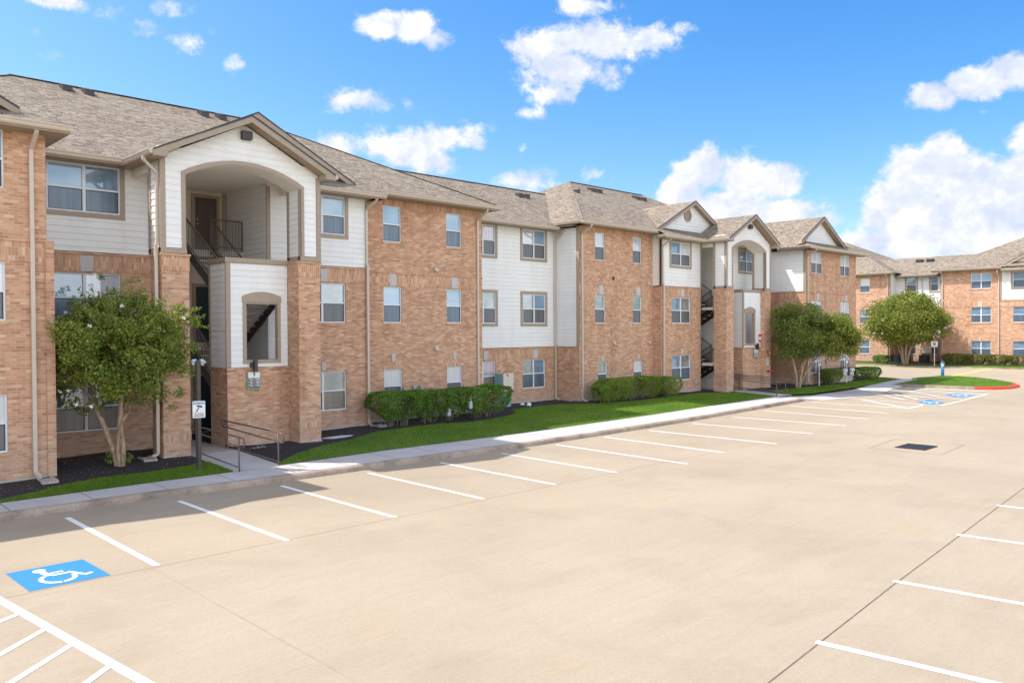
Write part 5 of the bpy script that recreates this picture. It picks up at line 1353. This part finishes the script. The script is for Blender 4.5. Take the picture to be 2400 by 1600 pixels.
# post with two lamps and the notice sign; faces the camera side (-v, slightly -u)
SP = empty('sign_post', (8.52,19.96,-.06), label='dark post with two white lamps and a NOTICE camera sign, beside the near walk', cat='sign post')
m = MB(); m.box(-.045,.045,-.045,.045,-.1,2.7); m.build('post', M['post'], SP)
m = MB(); m.bar((-.075,-.02,.1),(-.075,-.02,2.0),.02,.02); m.build('conduit', M['black'], SP)
fx = Vector((.715,-.699,0)); 
for s in (-1,1):
    m = MB(); c = fx*s*.11

    m.tube([tuple(c*.35+Vector((0,0,2.72))), tuple(c*1.0+Vector((0,0,2.70))), tuple(c*1.7+Vector((0,0,2.64)))], [.035,.055,.035], 10)
    m.tube([tuple(c+Vector((0,0,2.66))), tuple(c+Vector((0,0,2.57)))], [.055,.03], 10)
    m.build('lamp_head', M['metal'], SP, True)
def panel(parent, cx, cy, cz, w, h, xd, mat, name='sign_panel', t=.004, r=.02):
    xd = Vector(xd).normalized(); n = xd.cross(Vector((0,0,1))); m = MB(); P = []
    for sx_, sz in ((1,1),(-1,1),(-1,-1),(1,-1)):
        for k in range(4):
            a = {(1,1):0,(-1,1):90,(-1,-1):180,(1,-1):270}[(sx_,sz)]+30*k
            P.append((sx_*(w/2-r)+r*math.cos(R(a)), sz*(h/2-r)+r*math.sin(R(a))))
    o = Vector((cx,cy,cz)); f = lambda p, d: tuple(o+xd*p[0]+Vector((0,0,p[1]))+n*d)
    m.face(*[f(p, t) for p in P]); m.face(*[f(p, 0) for p in reversed(P)])
    for p, q2 in zip(P, P[1:]+P[:1]): m.face(f(p,0),f(q2,0),f(q2,t),f(p,t))
    return m.build(name, mat, parent)
xd1 = Vector((.97,-.22,0)).normalized(); n1 = xd1.cross(Vector((0,0,1)))
o1 = n1*.055
pn = panel(SP, o1.x, o1.y, 1.49, .30, .42, xd1, M['signw'])
W1 = Vector(SP.location)
def onp(dx, dz, d=.008): p = W1+o1+xd1*dx+n1*d; return (p.x, p.y, W1.z+1.49+dz)
a_ = MB(); 
for (x0,x1,za,zb_) in ((-.135,.135,.125,.195),): 
    a_.face(*[tuple(o1+xd1*x+n1*.006+Vector((0,0,1.49+z))) for x, z in ((x0,za),(x1,za),(x1,zb_),(x0,zb_))])
a_.build('sign_header', M['signb'], pn)
def ptext(s, size, dx, dz, mat, bold=0.0, sx=1.0): return text('lettering', s, size, onp(dx,dz), xd1, mat, pn_parent, bold=bold, sx=sx)
# pn is a child of SP; lettering is parented to pn, whose origin equals SP's
class _P: pass
def text_on(s, size, loc, xd, mat, root, child, bold=0.0, sx=1.0):
    o = text('lettering', s, size, loc, xd, mat, root, bold=bold, sx=sx); o.parent = child; return o
text_on('NOTICE', .068, onp(0,.16,.008), xd1, M['signw'], SP, pn, .002, 1.0)
text_on('THIS AREA IS MONITORED BY', .019, onp(0,-.085,.008), xd1, M['signk'], SP, pn)
text_on('24 HR VIDEO', .036, onp(0,-.125,.008), xd1, M['signk'], SP, pn, .0012)
text_on('SURVEILLANCE', .036, onp(0,-.168,.008), xd1, M['signk'], SP, pn, .0012)
m = MB()
for poly in ([(-.06,.075),(.05,.045),(.065,.085),(-.045,.11)],[(-.07,-.04),(-.045,-.04),(.0,.02),(.005,.055),(-.02,.05),(-.03,.015)],[(-.075,-.05),(-.03,-.05),(-.03,-.03),(-.075,-.03)]):
    m.face(*[tuple(o1+xd1*x+n1*.006+Vector((0,0,1.49+z))) for x, z in poly])
for poly in disc(.055,.062,.026,14): m.face(*[tuple(o1+xd1*x+n1*.007+Vector((0,0,1.49+z))) for x, z in poly])
m.build('camera_symbol', M['signk'], pn)

# building number signs with their bracket lamp
def numsign(u, v, z, w, h, big, rows, label):
    t = empty('building_sign', (u,v,z), label=label, cat='sign')
    X = Vector((1,0,0))
    fr = panel(t, 0,-.02,0, w, h, X, M['teal'], 'sign_frame', .02, .012)
    m = MB(); m.box(-w/2+.02,w/2-.02,-.046,-.041,h*.16,h/2-.02); m.build('number_panel', M['signw'], fr)
    m = MB(); m.box(-w/2+.02,w/2-.02,-.046,-.041,-h/2+.02,h*.15); pnl = m.build('unit_panel', M['signg'], fr)
    o = text('lettering', big, h*.30, (u, v-.047, z+h*.325), X, M['signk'], t, bold=.002); o.parent = fr
    for i, s in enumerate(rows):
        o = text('lettering', s, h*.185, (u, v-.047, z+h*.06-i*h*.175), X, M['signw'], t, bold=.0025, sx=.88); o.parent = pnl
    return t
numsign(11.25, 22.47, 1.91, .40, .52, '9', ('931 - 934','921 - 924','911 - 914'), 'number 9 sign with unit ranges on the brick stair tower nearest the camera')
numsign(41.45, 22.90, 1.92, .40, .54, '8', ('831 - 834','821 - 824','811 - 814'), 'small number sign on the far stair tower, under its narrow opening')
def wlamp(u, v, z, label):
    t = empty('wall_lamp', (u,v,z), label=label, cat='lamp', group='wall lamps over the number signs')
    m = MB(); m.box(-.045,.055,-.16,-.06,-.19,.15); m.build('lamp_housing', M['dark'], t)
    m = MB(); m.box(-.13,-.07,-.09,-.0,-.07,.07); m.tube([(-.1,-.06,0),(-.02,-.1,0)], .018, 6); m.build('bracket', M['black'], t)
wlamp(11.27, 22.49, 2.37, 'dark wall lamp above the number 9 sign on the near tower'); wlamp(41.55, 22.91, 2.36, 'dark wall lamp above the number sign on the far tower')

# handrails of the two entry walks
def handrail(u, va, vb, label, mat='rail', extra=True, zend=-.13):
    t = empty('handrail', (u,va,0), label=label, cat='handrail', group='two-pipe handrails at the entry walks')
    zf = lambda v: zend+(0-zend)*(v-va)/(vb-va); r = .021
    def P(v, h_): return (0, v-va, zf(v)+h_)
    m = MB(); e0 = va-.24; e1 = vb+.22
    top = [P(va,.62), P(e0,.62), P(e0-.05,.70), P(e0-.05,.78), P(e0,.86), P(va,.86), P(vb,.80), P(e1,.80), P(e1+.05,.76), P(e1+.05,.68), P(e1,.62), P(vb,.62), P(va,.62)]
    m.tube(top, r, 8); m.build('rail', M[mat], t, True)
    for v in (va, vb):
        m = MB(); m.tube([P(v,-.05), P(v,.84)], r, 8); m.build('post', M[mat], t, True)
    m = MB(); m.tube([P(va,.10), P(vb,.10)], .018, 8); m.build('bottom_rail', M[mat], t, True)
handrail(9.22, 19.22, 21.75, 'left handrail of the near entry walk, just right of the dark sign post')
handrail(10.35, 19.33, 22.4, 'right handrail of the near entry walk, ending on the lawn before the brick stair box')
handrail(38.82, 20.25, 22.7, 'left handrail of the entry walk at the far stair tower')
handrail(40.06, 20.4, 23.1, 'right handrail of the entry walk at the far stair tower, nearer the tree')

# parking signs
def psign(loc, hgt, label, two=True, w=.30, yaw=(0.0,-1.0)):
    t = empty('parking_sign', loc, label=label, cat='sign', group='accessible parking signs')
    m = MB(); m.box(-.025,.025,-.02,.02,-.1,hgt); m.build('post', M['signw'], t)
    xd = Vector((1,0,0)) if yaw[1] else Vector((0,-1,0)); n = xd.cross(Vector((0,0,1)))
    o = n*.022; p = panel(t, o.x, o.y, hgt-.22, w, .46, xd, M['signw'])
    m = MB(); f = lambda x, z, d: tuple(o+xd*x+n*d+Vector((0,0,hgt-.22+z)))
    m.face(*[f(x,z,.007) for x, z in ((-.1,-.10),(.1,-.10),(.1,.10),(-.1,.10))]); q2 = m.build('symbol_panel', M['signb'], p)
    m = MB()
    for poly in WHEEL: m.face(*[f((x-.55)*.19,(y-.45)*.19,.010) for x, y in poly])
    m.build('wheelchair_symbol', M['signw'], q2)
    o2 = text('lettering', 'RESERVED', .05, tuple(Vector(loc)+Vector(f(0,.16,.008))), xd, M['signb'], t, bold=.001); o2.parent = p
    return t
psign((45.95,21.3,-.03), 1.62, 'white accessible parking sign just right of the far handrails, beside the end bay corner')
psign((49.6,21.25,-.04), 1.68, 'white accessible parking sign in front of the electric meters at the end bay')
psign((70.66,23.08,.21), 2.0, 'white accessible parking sign by the kerb across the lot, right of the big tree', yaw=(1.0,0.0), w=.5)
# blue bollard
t = empty('bollard', (60.05,19.09,0.0), label='blue round bollard with white cap band on the grass island', cat='bollard')
m = MB(); m.tube([(0,0,-.1),(0,0,1.22)], .30, 20); m.build('body', M['bollard'], t, True)
m = MB(); m.tube([(0,0,1.22),(0,0,1.42)], .24, 20); m.tube([(0,0,1.42),(0,0,1.52)], .33, 20); m.build('reflective_band', M['signw'], t)
m = MB(); m.tube([(0,0,1.52),(0,0,1.66),(0,0,1.74)], [.34,.33,.2], 20); m.build('cap', M['bollard'], t, True)
t.scale = (.34,.34,.56)
# storm drain
t = empty('storm_drain_grate', (26.2,9.07,-.3), label='black iron storm drain grate set in the concrete lot', cat='drain grate')
m = MB(); m.face((-.5,-.4,.003),(.5,-.4,.003),(.5,.4,.003),(-.5,.4,.003)); m.build('pit', M['signk'], t)
m = MB()
for k in range(17): x = -.48+k*.06; m.box(x-.013,x+.013,-.42,.42,.004,.022)
for y in (-.42,-.14,.14,.42): m.box(-.52,.52,y-.014,y+.014,.005,.024)
for x in (-.52,.52): m.box(x-.02,x+.02,-.44,.44,.004,.026)
m.build('grate', M['black'], t)
# utility cabinet on teal pedestal
t = empty('utility_pedestal', (24.42,25.45,0), label='teal utility pedestal with lid at the right end of the nearer clipped row', cat='utility box')
m = MB(); m.box(-.19,.19,-.17,.17,-.05,.68); m.build('body', M['teal'], t)
m = MB(); m.box(-.205,.205,-.185,.185,.68,.72); m.build('lid', M['bone'], t)
t = empty('utility_cabinet', (24.5,25.62,.74), label='bone white wall cabinet with a small red label, above the teal pedestal', cat='utility box')
m = MB(); m.box(.0,.58,.04,.55,.0,.68); m.build('body', M['teal'], t)
m = MB(); m.box(-.01,.60,-.02,.038,-.01,.70); m.build('door', M['bone'], t)
m = MB(); m.box(.19,.28,-.026,-.021,.56,.68); m.build('warning_label', M['red'], t)
# irrigation / backflow risers in the hedge
for u, v, h_, lab in ((18.98,22.72,.52,'small grey box on a black riser between the second and third clipped shrubs'),(19.98,22.66,.92,'taller pale backflow valve on dark pipes between the third and fourth clipped shrubs')):
    t = empty('pipe_riser', (u,v,-.02), label=lab, cat='pipe', group='pipe risers among the clipped shrubs')
    m = MB(); m.tube([(-.05,0,-.05),(-.05,0,h_*.65)], .03, 8); m.tube([(.06,0,-.05),(.06,0,h_*.6)], .022, 8); m.build('pipe', M['black'], t, True)
    m = MB(); m.box(-.12,.03,-.06,.06,h_*.5,h_*.78); m.tube([(0,0,h_*.7),(0,0,h_)], .035, 8); m.box(-.06,.06,-.05,.05,h_*.86,h_*.95); m.build('valve_box', M['metal'], t)
# meters and air conditioner at the end bay
t = empty('air_conditioner', (49.6,21.75,0), label='dark louvred air conditioner unit on a pale ledge below the end bay', cat='air conditioner')
m = MB(); m.box(-1.2,1.9,-.15,.38,.40,.86)
m.build('housing', M['black'], t)
m = MB()
for k in range(9): z = .44+k*.045; m.box(-1.18,-.3,-.175,-.152,z,z+.018); m.box(.72,1.02,-.175,-.152,z,z+.018); m.box(1.68,1.88,-.175,-.152,z,z+.018)
m.build('louvres', M['dark'], t)
m = MB(); m.box(-1.2,1.9,-.2,.38,.32,.355); m.build('ledge', M['bone'], t)
m = MB(); m.box(-1.1,1.8,-.1,.38,-.1,.30); m.build('plinth', M['foot'], t)
for u, lab in ((50.0,'left electric meter panel on the dark housing at the end bay'),(51.05,'right electric meter panel on the dark housing, nearest the corner of the building')):
    t = empty('electric_meter', (u,21.58,.36), label=lab, cat='electric meter', group='electric meters at the end bay')
    m = MB(); m.box(-.28,.28,-.05,.0,.02,.48); m.build('panel', M['metal'], t)
    for dx in (-.12,.14):
        m = MB(); m.tube([(dx,-.05,.34),(dx,-.13,.34)], .085, 14); m.build('meter_dial', M['signw'], t)
    m = MB(); m.box(-.2,-.05,-.065,-.051,.05,.2); m.box(.06,.22,-.065,-.051,.05,.2); m.build('cover_plate', M['signw'], t)
t = empty('conduit_boxes', (48.75,22.14,1.3), label='pair of grey conduit boxes on the brick between the end bay windows', cat='utility box')
m = MB(); m.box(-.12,.02,-.08,-.005,-.08,.12); m.box(.08,.2,-.08,-.005,-.06,.14); m.build('box', M['metal'], t)
m = MB(); m.tube([(-.05,-.04,-.08),(-.05,-.04,-1.0)], .018, 6); m.tube([(.14,-.04,-.06),(.14,-.04,-1.0)], .018, 6); m.build('conduit', M['metal'], t)
for v, lab in ((25.2,'dark air conditioner unit right of the big far trunk, under the electrical box'),(26.75,'right one of the two dark air conditioner units behind the big far trunk'),(27.45,'left one of the two dark air conditioner units behind the big far trunk')):
    t = empty('air_conditioner', (74.6,v,.33), label=lab, cat='air conditioner', group='air conditioners of the far building')
    m = MB(); m.box(-.33,.33,-.33,.33,0,.62); m.build('housing', M['black'], t)
    m = MB()
    for k in range(9): m.box(-.35,-.331,-.3,.3,.05+k*.06,.07+k*.06)
    m.build('louvres', M['dark'], t); m = MB(); m.tube([(0,0,.62),(0,0,.64)], .26, 16); m.build('fan_guard', M['dark'], t)
t = empty('electrical_box', (75.36,25.3,1.15), label='tan electrical box on the recessed wall of the far building, above an air conditioner', cat='utility box')
m = MB(); m.box(-.1,.12,-.45,.45,-.05,.55); m.build('body', M['cream'], t)
m = MB(); m.box(-.115,-.101,.1,.16,.42,.48); m.build('latch', M['black'], t)
# things on the far tower wall
t = empty('fire_lane_notice', (41.9,22.9,2.8), label='red and white notice beside the narrow opening of the far tower', cat='sign')
m = MB(); m.box(-.13,.15,-.03,-.012,-.22,.24); m.build('plate', M['signw'], t); 
for z0_, z1__ in ((.08,.24),(-.22,-.09)):
    m = MB(); m.box(-.13,.15,-.036,-.031,z0_,z1__); m.build('red_panel', M['red'], t)
t = empty('fire_notice', (42.4,22.69,1.48), label='white pictogram plate on the right brick pier of the far tower', cat='sign')
m = MB(); m.box(-.12,.12,-.025,-.005,-.21,.21); m.build('plate', M['signw'], t)
m = MB(); m.box(-.03,.03,-.03,-.026,-.15,-.02); m.face((-.06,-.031,-.02),(.06,-.031,-.02),(0,-.031,.05)); m.box(-.09,.09,-.03,-.026,.08,.12); m.box(-.09,.09,-.03,-.026,.14,.17); m.build('pictogram', M['signg'], t)
t = empty('alarm_bell', (42.5,22.69,1.96), label='round alarm bell high on the right brick pier of the far tower', cat='bell')
m = MB(); m.tube([(0,0,0),(0,-.09,0)], [.12,.08], 14); m.build('gong', M['red'], t, True); m = MB(); m.tube([(.0,-.085,0),(0,-.12,0)], .05, 10); m.build('hub', M['bone'], t)
t = empty('sprinkler_connection', (42.55,22.69,.93), label='dark red sprinkler connection low on the right brick pier of the far tower', cat='pipe')
m = MB(); m.tube([(-.09,0,0),(-.13,-.15,0)], .05, 10); m.tube([(.05,0,0),(.09,-.15,0)], .055, 10); m.build('pipe_inlet', M['dark'], t, True); m = MB(); m.tube([(-.13,-.15,0),(-.14,-.18,0)], .058, 10); m.tube([(.09,-.15,0),(.1,-.18,0)], .062, 10); m.build('cap', M['red'], t)
# splash blocks and stones
for i, (u, v, lab) in enumerate(((5.30,20.72,'concrete splash block under the downspout of the left brick bay'),(7.95,21.9,'concrete splash block under the downspout left of the near tower'),(16.45,23.55,'thin concrete splash block by the downspout left of the clipped row'),(28.5,25.4,'pale splash block under the downspout in the recessed corner'))):
    t = empty('splash_block', (u,v,lawn_z(u,v)+.02), label=lab, cat='splash block', group='splash blocks under the downspouts')
    m = MB(); m.prism([(-.17,-.3),(.17,-.3),(.12,.25),(-.12,.25)],-.02,.03); m.build('slab', M['foot'], t); m = MB(); m.box(-.16,-.12,-.28,.2,.03,.06); m.box(.12,.16,-.28,.2,.03,.06); m.build('rim', M['foot'], t)
def stone(loc, s, label, cat='stone', mat='signw', name='stone', group=None):
    m = MB(); rs = random.Random(int(loc[0]*100)); k = 9; rings = []
    for z, w in ((-.3,.85),(.2,1.0),(.6,.8),(.85,.4)):
        rings.append([(s[0]*w*math.cos(2*math.pi*i/k)*rs.uniform(.85,1.1), s[1]*w*math.sin(2*math.pi*i/k)*rs.uniform(.85,1.1), z*s[2]) for i in range(k)])
    for a, b2 in zip(rings, rings[1:]):
        for i in range(k): j = (i+1) % k; m.face(a[i],a[j],b2[j],b2[i])
    m.face(*rings[-1]); o = m.build(name, M[mat]); o.location = loc
    tag(o, label=label, cat=cat, group=group)
stone((25.6,25.55,.0),(.13,.1,.1),'flatter left one of two pale stones in the mulch right of the pedestal',group='pale stones in the mulch')
stone((25.5,25.05,.0),(.13,.1,.16),'chunkier right one of two pale stones in the mulch right of the pedestal',group='pale stones in the mulch')
stone((13.9,22.15,.0),(.6,.16,.05),'long flat grey slab of stone lying in the mulch right of the near tower','stone','stone','flat_stone')

# ================================================================ light
SUN = Vector((-.505,.482,1.0)).normalized()
EL = math.asin(SUN.z); AZ = math.atan2(SUN.y, SUN.x)
sd = bpy.data.lights.new('sun', 'SUN'); sd.energy = 2.35; sd.angle = R(.53); sd.color = (1.0,.955,.88)
so = bpy.data.objects.new('sun', sd); link(so); so.rotation_euler = SUN.to_track_quat('Z','Y').to_euler(); so.location = (0,0,40)
w = bpy.data.worlds.new('World'); S.world = w; w.use_nodes = True; t = w.node_tree; t.nodes.clear()
out = N(t,'ShaderNodeOutputWorld'); bg = N(t,'ShaderNodeBackground'); L(t,bg,0,out,0)
sky = N(t,'ShaderNodeTexSky', sky_type='NISHITA', sun_disc=False, sun_elevation=EL, sun_rotation=math.pi/2-AZ, altitude=0.0, air_density=1.0, dust_density=2.0, ozone_density=2.0)
hsv = N(t,'ShaderNodeHueSaturation'); hsv.inputs['Saturation'].default_value = 1.46; hsv.inputs['Value'].default_value = 1.24; hsv.inputs['Hue'].default_value = .503
L(t,sky,0,hsv,'Color')
bg.inputs['Strength'].default_value = .085
geo = N(t,'ShaderNodeTexCoord')
def vdot(vec):
    n = N(t,'ShaderNodeVectorMath', operation='DOT_PRODUCT'); L(t,geo,'Generated',n,0); n.inputs[1].default_value = vec; return n.outputs['Value']
def mth(op, a, b2=None, c=None, clamp=False):
    n = N(t,'ShaderNodeMath', operation=op, use_clamp=clamp)
    for i, x in enumerate((a,b2,c)):
        if x is None: continue
        if isinstance(x,(int,float)): n.inputs[i].default_value = x
        else: t.links.new(x, n.inputs[i])
    return n.outputs[0]
def az_el(x, y):
    """photo measurement (2400 px scale) -> unit direction in the sky"""
    d = (F + RX*(x-1200)/1896.7 - UX*(y-800)/1896.7).normalized(); return d
# cloud bank centres: measured position, half width, half height, strength
CL = [(900,62,58,26,1.0),(970,62,62,32,1.1),(1030,92,48,30,.9),
      (1265,112,70,36,.95),(1340,90,60,30,.8),(1430,100,85,42,1.1),(1530,85,75,30,.85),(1590,70,40,20,.7),(1325,170,85,44,1.0),(1420,175,55,40,.9),(1300,215,60,30,.8),(1250,268,40,16,.6),(1380,12,70,22,.75),
      (850,238,85,30,.78),(800,345,80,34,.85),(870,335,80,40,.95),(950,350,95,44,1.05),(1060,325,80,34,.95),(1010,385,80,30,.85),(1100,308,40,22,.7),
      (440,98,50,38,.72),(125,3,75,20,.9),(395,22,44,26,.76),(545,155,26,40,.62),(80,76,26,22,.66),(340,62,70,24,.56),(125,125,60,30,.54),(260,28,60,22,.56),(500,80,26,34,.58),(1245,418,75,32,.82),(1385,408,46,26,.7),(1222,352,18,15,.6),(520,110,30,30,.42),
      (1640,400,62,44,1.3),(1600,450,55,50,1.3),(1740,425,52,54,1.3),(1820,430,48,42,1.2),(1700,495,120,48,1.4),(1830,500,80,34,1.2),(1920,515,70,22,.9),
      (2215,365,42,44,1.3),(2175,410,80,50,1.35),(2260,430,60,60,1.3),(2105,470,80,46,1.2),(2060,500,50,40,1.0),(2210,520,170,60,1.3),(2360,470,80,70,1.2),(2300,560,160,36,1.1),(2040,560,110,26,1.0),(2392,320,30,36,.9),(2380,400,50,34,1.0),(2130,560,120,40,1.1),
      (2190,225,58,34,1.0),(2290,195,85,34,1.05),(2385,165,60,34,1.0),(2300,265,22,10,.5),
      # outside the frame, for what the windows and shade see
      (-500,300,300,60,1.0),(3000,350,300,80,1.2),(3300,600,400,60,1.1)]
dens = None
for x, y, rx_, ry_, s_ in CL:
    c = az_el(x, y); e1 = c.cross(Vector((0,0,1))).normalized(); e2 = e1.cross(c).normalized()
    k = (c - F*0).length
    sx_, sy_ = rx_/1896.7*c.dot(F), ry_/1896.7*c.dot(F)
    a = vdot(tuple(e1/sx_)); b2 = vdot(tuple(e2/sy_)); 
    r2 = mth('ADD', mth('MULTIPLY',a,a), mth('MULTIPLY',b2,b2))
    v = mth('MULTIPLY', mth('EXPONENT', mth('MULTIPLY', r2, -.62)), s_)
    fr = mth('GREATER_THAN', vdot(tuple(c)), .3)
    v = mth('MULTIPLY', v, fr)
    dens = v if dens is None else mth('MAXIMUM', dens, v)
mp = N(t,'ShaderNodeMapping'); mp.inputs['Scale'].default_value = (1,1,1.25); L(t,geo,'Generated',mp,'Vector')
n1_ = N(t,'ShaderNodeTexNoise', i_Scale=14.0, i_Detail=12.0, i_Roughness=.68, i_Distortion=.2); L(t,mp,0,n1_,'Vector')
n2_ = N(t,'ShaderNodeTexNoise', i_Scale=34.0, i_Detail=6.0, i_Roughness=.6); L(t,mp,0,n2_,'Vector')
nn = mth('ADD', mth('MULTIPLY', mth('SUBTRACT', n1_.outputs['Fac'], .5), 2.3), mth('MULTIPLY', mth('SUBTRACT', n2_.outputs['Fac'], .5), .5))
dd = mth('ADD', dens, nn)
mask = N(t,'ShaderNodeMapRange', interpolation_type='SMOOTHSTEP'); t.links.new(dd, mask.inputs[0]); mask.inputs[1].default_value = .38; mask.inputs[2].default_value = .90; mask.inputs[3].default_value = 0; mask.inputs[4].default_value = 1
mf = mth('MULTIPLY', mask.outputs[0], mth('GREATER_THAN', dens, .10), clamp=True)
# soft edge where the bank ends
soft = N(t,'ShaderNodeMapRange'); t.links.new(dens, soft.inputs[0]); soft.inputs[1].default_value = .10; soft.inputs[2].default_value = .3
mf = mth('MULTIPLY', mf, soft.outputs[0], clamp=True)
# added unseen cloud deck behind the camera, neutral fill for the shaded facade
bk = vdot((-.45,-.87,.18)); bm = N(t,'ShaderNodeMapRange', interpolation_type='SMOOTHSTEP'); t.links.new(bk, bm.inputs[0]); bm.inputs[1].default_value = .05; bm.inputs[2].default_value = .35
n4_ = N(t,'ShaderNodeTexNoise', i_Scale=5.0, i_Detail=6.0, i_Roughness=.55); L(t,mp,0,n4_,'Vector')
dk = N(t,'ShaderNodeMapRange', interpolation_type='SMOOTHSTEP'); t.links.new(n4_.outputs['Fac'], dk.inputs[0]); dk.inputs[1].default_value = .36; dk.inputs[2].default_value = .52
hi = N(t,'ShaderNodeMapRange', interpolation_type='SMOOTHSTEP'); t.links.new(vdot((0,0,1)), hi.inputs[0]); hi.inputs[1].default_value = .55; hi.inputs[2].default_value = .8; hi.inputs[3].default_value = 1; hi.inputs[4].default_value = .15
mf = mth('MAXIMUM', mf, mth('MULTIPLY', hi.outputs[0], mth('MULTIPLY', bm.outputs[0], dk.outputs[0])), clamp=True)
# cloud brightness: bright tops, lilac-blue hollows
n3_ = N(t,'ShaderNodeTexNoise', i_Scale=22.0, i_Detail=5.0, i_Roughness=.6); L(t,mp,0,n3_,'Vector')
cr = ramp(t, [(.36,(3.5,3.9,5.0)),(.5,(4.7,4.85,5.2)),(.60,(5.6,5.55,5.5))]); L(t,n3_,'Fac',cr,0)
shd = N(t,'ShaderNodeTexNoise', i_Scale=14.0, i_Detail=12.0, i_Roughness=.68, i_Distortion=.2)
mp2 = N(t,'ShaderNodeMapping'); mp2.inputs['Scale'].default_value = (1,1,1.25); mp2.inputs['Location'].default_value = (-.012,.008,.022); L(t,geo,'Generated',mp2,'Vector'); L(t,mp2,0,shd,'Vector')
rel_ = mth('SUBTRACT', n1_.outputs['Fac'], shd.outputs['Fac'])
lit = N(t,'ShaderNodeMapRange'); t.links.new(rel_, lit.inputs[0]); lit.inputs[1].default_value = -.06; lit.inputs[2].default_value = .05; lit.inputs[3].default_value = .55; lit.inputs[4].default_value = 0
ccol = mix(t, lit.outputs[0], cr.outputs[0], (3.7,4.05,5.0))
ccol = mix(t, bm.outputs[0], ccol, (10.2,10.2,10.2))  # the added fill deck is brighter than the visible clouds
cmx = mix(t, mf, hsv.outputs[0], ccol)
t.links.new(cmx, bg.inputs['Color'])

S.render.engine = 'CYCLES'
S.cycles.max_bounces = 8; S.cycles.diffuse_bounces = 6; S.cycles.glossy_bounces = 3; S.cycles.transmission_bounces = 2; S.cycles.transparent_max_bounces = 4
S.view_settings.view_transform = 'Standard'; S.view_settings.look = 'None'; S.view_settings.exposure = 1.26; S.view_settings.gamma = 1
